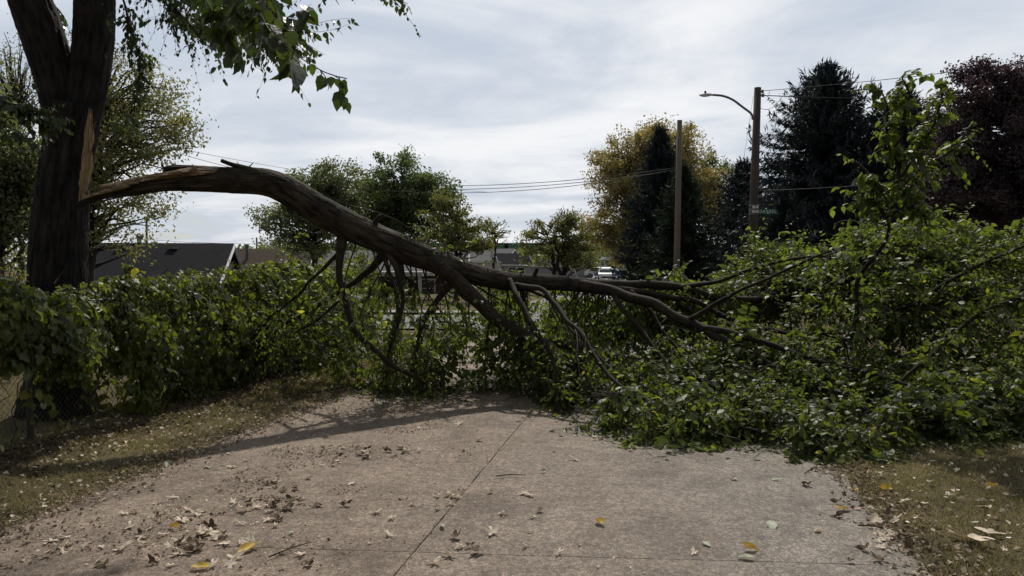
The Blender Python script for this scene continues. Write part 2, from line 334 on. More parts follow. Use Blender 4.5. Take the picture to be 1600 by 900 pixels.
def concrete_mat():
    m, nt, N, L = new_mat('exposed_aggregate_concrete')
    out = N('ShaderNodeOutputMaterial'); tc = N('ShaderNodeTexCoord'); O = tc.outputs['Object']
    def noise(s, d=5, r_=.6):
        n = N('ShaderNodeTexNoise'); n.inputs['Scale'].default_value = s; n.inputs['Detail'].default_value = d; n.inputs['Roughness'].default_value = r_; L(O, n.inputs['Vector']); return n.outputs[0]
    def mul(a, b, f=1.0):
        x = N('ShaderNodeMix'); x.data_type = 'RGBA'; x.blend_type = 'MULTIPLY'; x.inputs[0].default_value = f; L(a, x.inputs[6]); L(b, x.inputs[7]); return x.outputs[2]
    # brown wash on the left slab, greyer towards the right
    sx = N('ShaderNodeSeparateXYZ'); L(O, sx.inputs[0])
    ax = N('ShaderNodeMath'); ax.operation = 'MULTIPLY_ADD'; L(sx.outputs[1], ax.inputs[0]); ax.inputs[1].default_value = -.12; L(sx.outputs[0], ax.inputs[2])
    aa = N('ShaderNodeMath'); aa.operation = 'MULTIPLY_ADD'; L(noise(.8, 4), aa.inputs[0]); aa.inputs[1].default_value = 2.6; L(ax.outputs[0], aa.inputs[2])
    mr_ = N('ShaderNodeMapRange'); L(aa.outputs[0], mr_.inputs[0]); mr_.inputs[1].default_value = -.3; mr_.inputs[2].default_value = 2.6
    rp = ramp_node(N, [(.26, .212, .17), (.258, .22, .186), (.255, .233, .208)]); L(mr_.outputs[0], rp.inputs[0])
    v = N('ShaderNodeTexVoronoi'); v.inputs['Scale'].default_value = 210; L(O, v.inputs['Vector'])
    sp_ = ramp_node(N, [(.3, .28, .27), (.85, .83, .8), (1.0, 1.0, 1.0), (2.4, 2.3, 2.2)], [0, .25, .82, 1]); 
    vs = N('ShaderNodeSeparateColor'); L(v.outputs['Color'], vs.inputs[0]); L(vs.outputs[0], sp_.inputs[0])
    c = mul(rp.outputs[0], sp_.outputs[0], .85)
    v2 = N('ShaderNodeTexVoronoi'); v2.inputs['Scale'].default_value = 48; L(O, v2.inputs['Vector']); vs2 = N('ShaderNodeSeparateColor'); L(v2.outputs['Color'], vs2.inputs[0])
    s2 = ramp_node(N, [(.62, .6, .58), (1, 1, 1), (1.6, 1.55, 1.5)], [.06, .5, 1]); L(vs2.outputs[1], s2.inputs[0])
    c = mul(c, s2.outputs[0], .6)
    st = ramp_node(N, [(.62, .58, .55), (1.08, 1.05, 1.02)], [.36, .62]); L(noise(1.7, 7, .65), st.inputs[0]); c = mul(c, st.outputs[0], .75)
    st2 = ramp_node(N, [(.7, .66, .62), (1.1, 1.1, 1.1)], [.4, .55]); L(noise(9, 5, .7), st2.inputs[0]); c = mul(c, st2.outputs[0], .55)
    wp = N('ShaderNodeMix'); wp.data_type = 'RGBA'; wp.inputs[0].default_value = .25; L(O, wp.inputs[6]); wn = N('ShaderNodeTexNoise'); wn.inputs['Scale'].default_value = 3; wn.inputs['Detail'].default_value = 6; L(O, wn.inputs['Vector']); L(wn.outputs['Color'], wp.inputs[7])
    cv = N('ShaderNodeTexVoronoi'); cv.feature = 'DISTANCE_TO_EDGE'; cv.inputs['Scale'].default_value = .75; L(wp.outputs[2], cv.inputs['Vector'])
    ck = ramp_node(N, [(.45, .42, .4), (1, 1, 1)], [.0, .006]); L(cv.outputs['Distance'], ck.inputs[0]); c = mul(c, ck.outputs[0], .55)
    st3 = ramp_node(N, [(.6, .57, .55), (1, 1, 1)], [.33, .42]); L(noise(1.1, 3, .5), st3.inputs[0]); c = mul(c, st3.outputs[0], .6)
    p = N('ShaderNodeBsdfPrincipled'); L(c, p.inputs['Base Color']); p.inputs['Roughness'].default_value = .72; p.inputs['Specular IOR Level'].default_value = .35
    h = N('ShaderNodeMath'); h.operation = 'ADD'; L(v.outputs['Distance'], h.inputs[0]); L(noise(220, 3), h.inputs[1])
    b = N('ShaderNodeBump'); b.inputs['Strength'].default_value = .75; b.inputs['Distance'].default_value = .006; b.invert = True; L(h.outputs[0], b.inputs['Height'])
    L(b.outputs[0], p.inputs['Normal']); L(p.outputs[0], out.inputs['Surface']); return m
def lawn_mat():
    m, nt, N, L = new_mat('lawn_soil')
    out = N('ShaderNodeOutputMaterial'); tc = N('ShaderNodeTexCoord'); O = tc.outputs['Object']
    def noise(s, d=5, r_=.65):
        n = N('ShaderNodeTexNoise'); n.inputs['Scale'].default_value = s; n.inputs['Detail'].default_value = d; n.inputs['Roughness'].default_value = r_; L(O, n.inputs['Vector']); return n.outputs[0]
    r1 = ramp_node(N, [(.09, .068, .045), (.11, .095, .05), (.17, .135, .085)], [.35, .5, .65]); L(noise(.5, 6), r1.inputs[0])
    r2 = ramp_node(N, [(.45, .45, .4), (1.0, 1.0, 1.0), (1.7, 1.6, 1.4)], [.3, .5, .72]); L(noise(38, 6, .75), r2.inputs[0])
    x = N('ShaderNodeMix'); x.data_type = 'RGBA'; x.blend_type = 'MULTIPLY'; x.inputs[0].default_value = 1; L(r1.outputs[0], x.inputs[6]); L(r2.outputs[0], x.inputs[7])
    p = N('ShaderNodeBsdfPrincipled'); L(x.outputs[2], p.inputs['Base Color']); p.inputs['Roughness'].default_value = .95; p.inputs['Specular IOR Level'].default_value = .1
    b = N('ShaderNodeBump'); b.inputs['Strength'].default_value = .8; b.inputs['Distance'].default_value = .03; L(noise(60, 6, .7), b.inputs['Height']); L(b.outputs[0], p.inputs['Normal'])
    L(p.outputs[0], out.inputs['Surface']); return m
M = {}
M['concrete'] = concrete_mat(); M['lawn'] = lawn_mat()
M['grass'] = leaf_mat('grass_blades', [(.10, .10, .045), (.15, .13, .07), (.27, .21, .13), (.36, .28, .19), (.11, .115, .05)], trans=.3, rough=.7, under=1, tcol=(1.6, 1.7, .8), spec=.2)
M['soil'] = plain('dark_soil', (.035, .027, .02), .95, .4, 20, .6, 60)
M['asphalt'] = plain('pale_road', (.17, .168, .165), .85, .12, 2, .3, 90)
M['bark'] = bark_mat('furrowed_bark', (.006, .005, .005), (.05, .042, .04), 26, 5, 1.0, .03)
M['limb'] = bark_mat('limb_bark', (.006, .005, .004), (.105, .085, .066), 34, 6, 1.0, .022, moss=(.07, .07, .035))
M['twig'] = bark_mat('branch_bark', (.016, .012, .009), (.055, .042, .03), 60, 18, .5, .005, moss=(.055, .055, .025))
M['greytwig'] = plain('twig_bark', (.06, .048, .035), .8, .3, 8, .1)
M['splinter'] = plain('torn_wood', (.62, .45, .24), .75, .4, 9, 1.0, 30, stretch=(14, 14, 1.1), c2=(.62, .43, .22))
M['splinterbrown'] = plain('torn_brown_wood', (.24, .15, .08), .8, .4, 6, .8, 30, stretch=(1.2, 14, 14), c2=(.55, .40, .24))
M['leaf'] = leaf_mat('fallen_limb_leaf', [(.045, .066, .022), (.062, .09, .026), (.095, .122, .03), (.06, .085, .026), (.14, .165, .035), (.26, .23, .05)], [0, .25, .5, .78, .975, 1], trans=.46, rough=.47, tcol=(2.3, 2.3, .85), spec=.42)
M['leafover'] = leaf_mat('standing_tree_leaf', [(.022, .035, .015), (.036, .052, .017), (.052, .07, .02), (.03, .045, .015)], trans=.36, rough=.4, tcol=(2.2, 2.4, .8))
M['vine'] = leaf_mat('vine_leaf', [(.05, .066, .03), (.075, .098, .03), (.11, .135, .034), (.085, .105, .034), (.2, .21, .05)], [0, .3, .6, .9, 1], trans=.44, rough=.42, tcol=(2.7, 2.6, .8), spec=.4)
M['leafpale'] = leaf_mat('pale_small_leaf', [(.12, .135, .08), (.16, .17, .09), (.21, .2, .1), (.15, .165, .1)], trans=.45, rough=.6, tcol=(1.9, 1.8, .9))
M['leafgrey'] = leaf_mat('grey_green_leaf', [(.10, .12, .07), (.13, .15, .08), (.155, .16, .075)], trans=.5, rough=.55, tcol=(1.6, 1.7, .9))
M['leafdark'] = leaf_mat('dark_tree_leaf', [(.065, .085, .05), (.09, .115, .06), (.12, .135, .065)], trans=.5, rough=.55, tcol=(1.6, 1.8, .8))
M['leafmid'] = leaf_mat('mid_tree_leaf', [(.09, .11, .045), (.125, .145, .05), (.165, .165, .055), (.19, .165, .06)], trans=.42, rough=.55, tcol=(1.7, 1.7, .8))
M['leafgold'] = leaf_mat('golden_leaf', [(.22, .2, .08), (.31, .26, .10), (.40, .33, .14), (.2, .2, .08), (.34, .28, .11)], trans=.42, rough=.6, tcol=(1.5, 1.4, .8))
M['leafpurple'] = leaf_mat('purple_leaf', [(.034, .024, .03), (.05, .034, .04), (.068, .045, .05), (.042, .03, .036)], trans=.28, rough=.45, tcol=(1.9, 1.3, 1.4))
M['needle'] = leaf_mat('dark_spruce_needles', [(.02, .03, .042), (.036, .05, .058), (.058, .07, .07)], trans=.15, rough=.6, under=1.1, tcol=(1, 1.2, .8), spec=.3)
M['needleb'] = leaf_mat('green_spruce_needles', [(.022, .036, .026), (.036, .055, .034), (.06, .08, .045)], trans=.18, rough=.6, under=1.1, tcol=(1, 1.2, .8), spec=.3)
M['wood'] = plain('pole_wood', (.07, .055, .045), .85, .3, 4, .5, 30, stretch=(8, 8, .5))
M['woodg'] = plain('grey_pole_wood', (.15, .125, .1), .85, .25, 4, .5, 30, stretch=(8, 8, .5))
M['metal'] = plain('grey_metal', (.16, .165, .17), .45, .15, 5, .05, metal=.6)
M['galv'] = plain('galvanised_wire', (.14, .135, .125), .55, .3, 8, 0, metal=.4)
M['wire'] = plain('black_cable', (.02, .02, .022), .6, .1, 5, 0)
M['darkbark'] = plain('far_bark', (.03, .024, .02), .9, .3, 6, .2)
M['white'] = plain('white_paint', (.62, .62, .63), .6, .06, 2, .05)
M['glass'] = plain('window_glass', (.02, .025, .03), .12, .2, 1, 0, spec=.6)

# ------------------------------------------------------------------ ground, driveway, roads
DX, DY = 0.185, 1.0; DL = math.hypot(DX, DY); AX = np.array([DX, DY]) / DL; AN = np.array([DY, -DX]) / DL
C0 = np.array([-.59, 3.97])
def drive(s, t):     # s along the drive from the near cross joint, t to the right of the centre joint
    q = C0 + AX * s + AN * t; return q
def sheet(name, mat, xs, ys, zf, kind='structure'):
    X, Y = np.meshgrid(xs, ys); Z = zf(X, Y); mb = MB(); nx, ny = len(xs), len(ys)
    i = (np.arange(ny - 1)[:, None] * nx + np.arange(nx - 1)[None]).ravel()
    mb.add(np.stack([X, Y, Z], -1).reshape(-1, 3), [np.stack([i, i + 1, i + 1 + nx, i + nx], 1)])
    return tag(mb.build(name, mat, smooth=True), kind=kind)
def dpar(x, y):
    dx, dy = x - C0[0], y - C0[1]; return dx * AX[0] + dy * AX[1], dx * AN[0] + dy * AN[1]
def edge_wob(s, side): return .09 * (vnoise(s * 1.6, side * 7.3) - .5) + .06 * (vnoise(s * 9, side * 3.3) - .5)
def lawn_z(X, Y):
    s, t = dpar(X, Y); near = (1 - smooth(np.abs(t), 2.6, 3.0)) * (s < 17)
    return ground_z(X, Y) + .012 + .05 * (vnoise(X * 1.3, Y * 1.3) - .5) * (1 - near) * (Y < 18) - .012 * near
xs = np.unique(np.concatenate([np.linspace(-1500, -60, 14), np.arange(-60, -8, 2), np.arange(-8, 8, .2), np.arange(8, 60, 2), np.linspace(60, 1500, 14)]))
ys = np.unique(np.concatenate([np.linspace(-60, -4, 8), np.arange(-2, 14, .2), np.arange(14, 60, 1.5), np.arange(60, 200, 10), np.linspace(200, 2500, 12)]))
sheet('lawn_ground', M['lawn'], xs, ys, lawn_z)
mb = MB()
js = [-6.5, -3.2, .25, 4.6, 9.2, 13.8]
for a, b in zip(js[:-1], js[1:]):
    for side in (-1, 1):
        n = 24; s = np.linspace(a + .003, b - .003, n); inner = .003; outer = 2.55 if side < 0 else 2.74
        tt = np.linspace(0, 1, 10)
        S, Tt = np.meshgrid(s, tt, indexing='ij')
        o_ = outer + edge_wob(S, side)
        # cross joints run slightly oblique as in the photo
        t_ = side * (inner + .008 * (vnoise(S * 12, side) - .5) * (1 - Tt) ** 6 + (o_ - inner) * Tt)
        sk = S + t_ * 0.105
        q = C0[None, None] + AX[None, None] * sk[..., None] + AN[None, None] * t_[..., None]
        z = .018 + .01 * (vnoise(q[..., 0] * .7, q[..., 1] * .7) - .5)
        edge = np.zeros_like(z); edge[0] = edge[-1] = -.004; edge[:, 0] = -.004; edge[:, -1] = -.008
        top = np.dstack([q, z + edge]).reshape(-1, 3); m_ = len(tt)
        i = (np.arange(n - 1)[:, None] * m_ + np.arange(m_ - 1)[None]).ravel(); Q = np.stack([i, i + m_, i + 1 + m_, i + 1], 1)
        if side > 0: Q = Q
        else: Q = Q[:, ::-1]
        ring = list(range(0, m_)) + [k * m_ + m_ - 1 for k in range(1, n)] + [(n - 1) * m_ + k for k in range(m_ - 2, -1, -1)] + [k * m_ for k in range(n - 2, 0, -1)]
        low = top[ring].copy(); low[:, 2] = -.06; nb = len(top); k = np.arange(len(ring)); k2 = (k + 1) % len(ring); ra = np.array(ring)
        sdq = np.stack([ra[k], nb + k, nb + k2, ra[k2]], 1)
        if side > 0: sdq = sdq[:, ::-1]
        mb.add(np.vstack([top, low]), [Q, sdq])
tag(mb.build('driveway', M['concrete']), kind='structure')
mb = MB(); c = [drive(-7, -2.6), drive(-7, 2.7), drive(13.8, 2.7), drive(13.8, -2.6)]
mb.add([[p_[0], p_[1], 0.004] for i, p_ in enumerate(c)], [[[0, 1, 2, 3]]]); tag(mb.build('driveway_bed', M['soil']), kind='structure')
def road(name, pts, width, lift, mat=M['asphalt']):
    A = catmull(np.array([[x, y, 0.0] for x, y in pts]), max(4, int(np.linalg.norm(np.diff(np.array(pts, float), axis=0), axis=1).sum() / 1.5)))
    T = unit(np.gradient(A, axis=0)); Nn = np.stack([T[:, 1], -T[:, 0]], 1); t = np.linspace(-width / 2, width / 2, 9)
    q = A[:, None, :2] + Nn[:, None] * t[None, :, None]; z = ground_z(q[..., 0], q[..., 1]) + .012 + lift
    mb = MB(); n, m_ = z.shape; i = (np.arange(n - 1)[:, None] * m_ + np.arange(m_ - 1)[None]).ravel()
    mb.add(np.dstack([q, z]).reshape(-1, 3), [np.stack([i, i + 1, i + 1 + m_, i + m_], 1)]); return tag(mb.build(name, mat), kind='structure')
road('street', [(-60, 30), (-20, 25.5), (0, 23.6), (5.8, 23.2)], 7.5, .05)
road('side_road', [(2.0, 26.4), (4.0, 38), (8.0, 62), (12.5, 100), (20, 160)], 6.0, .06)
M['walk'] = plain('pavement_concrete', (.3, .29, .27), .85, .1, 2, .2)
road('pavement', [(-60, 36), (-20, 31.5), (-1.2, 29.2)], 1.4, .08, M['walk'])
road('parking_apron', [(6, 92), (26, 92)], 22, .09, M['walk'])

# grass blades and litter close by
def grass(name, n, seed, test, size=(.02, .055)):
    r = rng(seed); pts = test(r, n); n = len(pts)
    z = lawn_z(pts[:, 0], pts[:, 1]); p = np.column_stack([pts, z - .004])
    h = r.uniform(*size, n)[:, None]; lean = np.column_stack([r.normal(0, 1, (n, 2)), np.zeros(n)]); side = unit(np.column_stack([r.normal(0, 1, (n, 2)), np.zeros(n)]))
    wv = side * r.uniform(.0015, .0035, n)[:, None]
    flat = r.uniform(0, 1, n)[:, None] < .35
    up = np.array([0, 0, 1.]) * np.where(flat, .35, .9)
    mid = p + h * .55 * (up + lean * .3); tip = p + h * (up * .95 + lean * np.where(flat, .9, .5))
    V = np.stack([p - wv, p + wv, mid + wv * .8, mid - wv * .8, tip], 1).reshape(-1, 3); o = np.arange(n)[:, None] * 5
    mb = MB(); mb.add(V, [np.array([[0, 1, 2, 3]]) + o, np.array([[3, 2, 4]]) + o])
    return tag(mb.build(name, M['grass']), kind='stuff')
def area(sr, tr, dens_noise=True):
    def f(r, n):
        s = sr[0] + (sr[1] - sr[0]) * r.uniform(0, 1, n) ** 1.3; t = r.uniform(*tr, n); q = C0 + AX * s[:, None] + AN * t[:, None]
        keep = vnoise(q[:, 0] * 4, q[:, 1] * 4) * .7 + vnoise(q[:, 0] * 15, q[:, 1] * 15) * .5 > r.uniform(.0, .75, n)
        return q[keep]
    return f
grass('grass', 150000, 1, area((-1.5, 7.5), (2.66, 5.6)))
grass('grass', 130000, 2, area((-1.2, 8.0), (-4.6, -2.46)))
grass('grass', 30000, 3, area((7, 22), (2.6, 14)), (.04, .12))
grass('grass', 30000, 4, lambda r, n: np.column_stack([r.uniform(-11, -4.6, n), r.uniform(6, 17, n)]), (.04, .12))

# ------------------------------------------------------------------ standing tree
EXEC = []
tree = thing('broken_tree', 'big dark furrowed tree by the vine fence with a pale torn strip down its side', 'tree', (0, 0, 0))
B = np.array([-4.85, 8.15]); D0 = 8.15
def PR(px, py, D, rpx=None, r=None):
    p = P(px, py, D); return [*p, r if r is not None else rpx / F * D]
mb = MB()
tr = [[-4.87, 8.2, -.15, .44], [-4.87, 8.2, .1, .38], PR(92, 560, D0, 42), PR(90, 440, D0, 41), PR(93, 360, D0, 40), PR(100, 280, D0, 36.5), PR(111, 215, D0, 36.5), PR(119, 165, D0, 37)]
path(mb, tr, 128, .022, .085, 3, 15)
tree_trunk = mb.build('trunk', M['bark'], tree, True)
for k, (pts, sd_) in enumerate([([PR(112, 235, D0, 30), PR(92, 140, D0, 30), PR(68, 60, D0 - .1, 31), PR(38, -30, D0 - .2, 30), PR(0, -180, D0 - .3, 24), PR(-60, -420, D0, 17), PR(-90, -700, D0, 9)], 5),
                  ([PR(114, 250, D0, 16), PR(126, 195, D0, 25), PR(138, 130, D0, 28), PR(146, 60, D0, 29), PR(150, -30, D0, 28), PR(170, -200, D0 - .2, 22), PR(230, -480, D0 - .5, 15), PR(260, -720, D0 - .8, 8)], 6)]):
    mb = MB(); path(mb, pts, 96, .022, .085, sd_, 11); mb.build('limb', M['bark'], tree, True)
# upper boughs and the crown above the frame
up_leaf = MB(); up_wood = MB(); r = rng(11)
def curve_pts(C, n, r, a=.15, b=1.0):
    t = r.uniform(a, b, n) * (len(C) - 1); i = np.minimum(t.astype(int), len(C) - 2); f = (t - i)[:, None]
    p = C[i, :3] * (1 - f) + C[i + 1, :3] * f; d = unit(C[i + 1, :3] - C[i, :3]); return p, d
tops = [P(0, -180, 7.85), P(-60, -420, 8.15), P(-90, -700, 8.1), P(170, -200, 7.95), P(230, -480, 7.6), P(260, -700, 7.3)]
for k in range(44):
    o = tops[k % 6]; az = r.uniform(0, 2 * math.pi); L_ = r.uniform(1.6, 3.4)
    e = o + np.array([math.cos(az) * L_, math.sin(az) * L_ + .4, r.uniform(.2, 1.8)]); e[2] = max(e[2], CH + .40 * e[1] + .6) if e[1] > .5 else e[2] + 1
    C = path(up_wood, [[*o, .06], [*((o + e) / 2 + [0, 0, .4]), .035], [*e, .01]], 6, .15, wob=.15, seed=k)
    p_, d_ = curve_pts(C, 30, r, .25)
    sprays(up_wood, up_leaf, p_, d_ + r.normal(0, .9, p_.shape), r.uniform(.4, .9, len(p_)), 12, .1, r, .35, .8)
# hanging boughs that enter the picture
hang = [
    ([(280, -120, 5.6), (310, -40, 5.0), (335, 20, 4.6), (350, 45, 4.5)], 24, .3, .12, 7),
    ([(230, -120, 7.2), (300, -30, 6.8), (370, 35, 6.6), (440, 70, 6.5)], 70, .38, .085, 10),
    ([(380, -150, 5.2), (400, -50, 4.6), (425, 20, 4.2), (440, 60, 4.0)], 34, .3, .12, 7),  # (pixel path with depth, number of sprays, twig length, leaf size, leaves per twig)
    ([(290, -260, 7.3), (300, -140, 5.4), (350, -60, 4.2), (420, 0, 3.7)], 30, .42, .12, 8),
    ([(320, -70, 4.3), (385, 5, 3.6), (420, 40, 3.35), (455, 75, 3.2), (490, 100, 3.1), (515, 114, 3.05), (540, 122, 3.0)], 24, .10, .115, 4),
    ([(200, -200, 8.0), (260, -90, 7.4), (330, -30, 7.0), (420, 40, 6.8), (470, 50, 6.6)], 120, .5, .085, 11),
    ([(200, -160, 8.0), (230, -60, 7.8), (280, 20, 7.5), (330, 50, 7.4)], 100, .5, .08, 11),
    ([(160, -90, 8.0), (195, 10, 7.9), (215, 90, 7.8), (212, 140, 7.8), (208, 185, 7.8)], 60, .32, .08, 8),
    ([(300, -220, 7.4), (420, -90, 6.6), (520, -30, 6.3), (590, -10, 6.2), (640, 5, 6.2)], 26, .35, .07, 9),
    ([(300, -220, 7.4), (400, -100, 6.8), (480, -40, 6.6), (520, -5, 6.5), (530, 8, 6.5)], 10, .22, .07, 7),
    ([(-260, 20, 7.2), (-120, 80, 6.4), (-40, 140, 6.0), (30, 165, 5.9), (75, 185, 5.85)], 110, .26, .085, 9),
    ([(-260, 60, 7.2), (-120, 130, 6.6), (-40, 180, 6.2), (0, 195, 6.1), (35, 210, 6.1)], 90, .28, .08, 9),
    ([(60, -60, 8.2), (80, 0, 8.3), (95, 20, 8.4), (105, 35, 8.4)], 12, .3, .08, 8),
]
for k, (pp, ns, tl, ls, nl) in enumerate(hang):
    A = [[*P(*q), max(.0022, (.014 - .003 * i) * min(1, (q[2] / 7) ** 1.6))] for i, q in enumerate(pp)]
    C = path(up_wood, A, 6, .06, wob=.03, seed=40 + k)
    p_, d_ = curve_pts(C, ns, r, .35 if k not in (0,) else .3, 1.0)
    sprays(up_wood, up_leaf, p_, d_ * .7 + r.normal(0, .45, p_.shape) + [0, 0, -.12], r.uniform(.5, 1.1, len(p_)) * tl, nl, ls, r, .2, 1.0, tw=.0028, tmpl=OVW if pp[-1][2] < 5.5 else OV)
up_wood.build('bough', M['twig'], tree, True)
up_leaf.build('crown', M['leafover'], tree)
# torn strip on the trunk
def splinters(mb, A, Bp, n, wid, ln, r, nrm, thick=.012):
    """spiky overlapping slivers laid between A and Bp"""
    A = np.array(A, float); Bp = np.array(Bp, float); ax = unit(Bp - A); sd_ = unit(np.cross(ax, nrm)); L_ = np.linalg.norm(Bp - A)
    for k in range(n):
        a = r.uniform(0, max(.01, L_ - ln * .5)); l = min(r.uniform(.4, 1) * ln, L_ - a + .05); o = A + ax * a + sd_ * r.uniform(-.5, .5) * wid * .75 + nrm * r.uniform(0, .02)
        w_ = r.uniform(.25, .7) * wid * .5; m_ = 7; t = np.linspace(0, 1, m_)
        ww = w_ * np.minimum(1, np.minimum(t * 5, (1 - t) * 3.2) + .05) * (1 + r.normal(0, .12, m_))
        cen = o + ax * (t * l)[:, None] + nrm * (thick * np.sin(t * 3 + r.uniform(0, 3)))[:, None] * .8 + sd_ * (r.normal(0, .006, m_).cumsum())[:, None]
        V = np.concatenate([cen - sd_ * ww[:, None], cen + nrm * (thick * r.uniform(.5, 1.3, m_))[:, None], cen + sd_ * ww[:, None], cen - nrm * thick])
        i = np.arange(m_ - 1); q = []
        for a_, b_ in ((0, 1), (1, 2), (2, 3), (3, 0)): q.append(np.stack([a_ * m_ + i, a_ * m_ + i + 1, b_ * m_ + i + 1, b_ * m_ + i], 1))
        mb.add(V, [np.concatenate(q)])
mb = MB(); r = rng(5)
nrm = unit(np.array([.72, -.69, .0]))
A = P(126, 312, 7.955); Bq = P(143, 178, 7.965)
splinters(mb, A + nrm * .0, Bq, 24, .07, .8, r, nrm)
splinters(mb, P(126, 316, 7.93), P(137, 240, 7.94), 12, .07, .5, r, nrm)
for k in range(16):   # raw spikes left standing at the hinge and along the wound
    f_ = r.uniform(0, .95) ** 1.5; o = A * (1 - f_) + Bq * f_ + nrm * r.uniform(.01, .04) + np.array([r.uniform(-.03, .03), 0, 0]); l = r.uniform(.08, .28); dv = unit(np.array([r.normal(.05, .12), -.1, 1.]))
    tube(mb, [o - dv * l * .5, o, o + dv * l], [r.uniform(.005, .010), r.uniform(.004, .008), .0008], 5)
mb.build('torn_strip', M['splinter'], tree)

# ------------------------------------------------------------------ the fallen limb
limb = thing('fallen_limb', 'huge snapped limb hinged on the dark trunk, its leafy crown lying across the driveway', 'limb', (0, 0, 0))
mb = MB()
main = [PR(122, 322, 7.95, 5), PR(160, 303, 7.9, 9), PR(210, 293, 7.9, 13), PR(260, 284, 8.0, 16), PR(310, 281, 8.1, 20), PR(365, 282, 8.2, 22), PR(415, 285, 8.35, 23), PR(450, 298, 8.45, 24), PR(500, 328, 8.6, 24.5), PR(560, 360, 8.8, 24),
        PR(620, 384, 9.0, 22), PR(680, 408, 9.2, 20), PR(740, 428, 9.45, 18), PR(800, 440, 9.65, 15.5), PR(870, 442, 9.8, 13), PR(925, 447, 9.9, 12)]
main = [m_[:3] + [m_[3] * .92] for m_ in main]
CM = path(mb, main, 96, .015, .085, 21, 17)
r = rng(9)
for f_ in (.52, .87):   # snapped stubs and knots
    i = int(f_ * (len(CM) - 1)); az = r.uniform(-1.2, 1.6); dv = unit(np.array([.5 + .2 * r.normal(), -math.cos(az), math.sin(az)])); o = CM[i, :3] + dv * CM[i, 3] * .55; l = r.uniform(.05, .16) + CM[i, 3] * .45; q_ = r.uniform(.014, .03)
    path(mb, [[*o, q_ * 1.9], [*(o + dv * l * .55), q_ * 1.15], [*(o + dv * l * .8 + r.normal(0, .008, 3)), q_], [*(o + dv * l), q_ * .55]], 12, .02, .1, int(f_ * 100), 6)
mb.build('limb', M['limb'], limb, True)
mb = MB(); r = rng(8)
for k in range(3): splinters(mb, P(126, 314, 7.88), P(215, 283, 7.74), 6, .10, .5, r, unit(np.array([0., -.6, .8])))
splinters(mb, P(150, 297, 7.82), P(300, 266, 7.9), 22, .13, .6, r, unit(np.array([0., -.45, .9])))
splinters(mb, P(200, 284, 7.9), P(330, 268, 8.0), 16, .10, .5, r, unit(np.array([0., -.5, .85])))
mb.build('torn_wood', M['splinterbrown'], limb)
mb = MB()
path(mb, [PR(256, 264, 8.05, 3), PR(270, 264, 8.05, 6.5), PR(300, 266, 8.1, 8), PR(360, 272, 8.2, 10), PR(400, 276, 8.3, 8)], 20, .03, .14, 4, 6)
for k in range(6):
    a = P(262 + 4 * k, 262 + 1.5 * k, 8.0); tube(mb, [a + [.2, 0, 0], a, a + [-.04 - .01 * k, 0, -.01 * k]], [.02, .012, .002], 5)
path(mb, [PR(346, 251, 8.15, 3.2), PR(362, 257, 8.15, 3.6), PR(385, 263, 8.2, 4.5), PR(405, 268, 8.2, 4)], 10, .03, .12, 4, 6)
tube(mb, [P(388, 262, 8.2), P(396, 254, 8.2)], [.009, .004], 5); tube(mb, [P(376, 261, 8.2), P(370, 252, 8.3)], [.006, .003], 5)
mb.build('broken_slab', M['limb'], limb, True)

# heap height field, in world metres
FRONT = np.array([[-4.2, 11.6], [-3.1, 10.6], [-2.0, 10.0], [-1.0, 9.6], [-.1, 9.8], [.45, 8.8], [.7, 7.3], [1.2, 6.8], [2.0, 6.75], [2.6, 6.25], [3.1, 6.3], [3.7, 6.9], [4.7, 7.05], [7, 7.3], [12, 8]])
def front(x): return np.interp(x, FRONT[:, 0], FRONT[:, 1])
def heap(x, y):
    d = y - front(x); a = np.interp(x, [-4.2, -2, -.6, .5, 1.5, 2.4, 3.2, 4.0, 5.2, 6.4, 8, 12], [1.6, 1.3, .95, .95, .8, .9, 1.15, 1.8, 1.85, 1.95, 1.95, 1.7])
    rise = np.interp(d, [-.3, 0, .35, 1.0, 1.9, 2.9, 5.0, 7.0], [0, .10, .17, .2, .33, 1.0, 1.0, .8])
    rise = np.where(x < .3, np.interp(d, [-.3, 0, .4, 1.2, 2.4, 4.0, 5], [0, .2, .6, 1.0, .8, .4, 0]) * (.45 + 1.1 * vnoise(x * 2.6 + 5, y * 1.2)), rise)
    return a * rise * (.62 + .8 * vnoise(x * 1.5 + 3, y * 1.5)) * (d > -.3)
floor_f = lambda x, y: np.where(np.asarray(y) < 18, .02, 0)
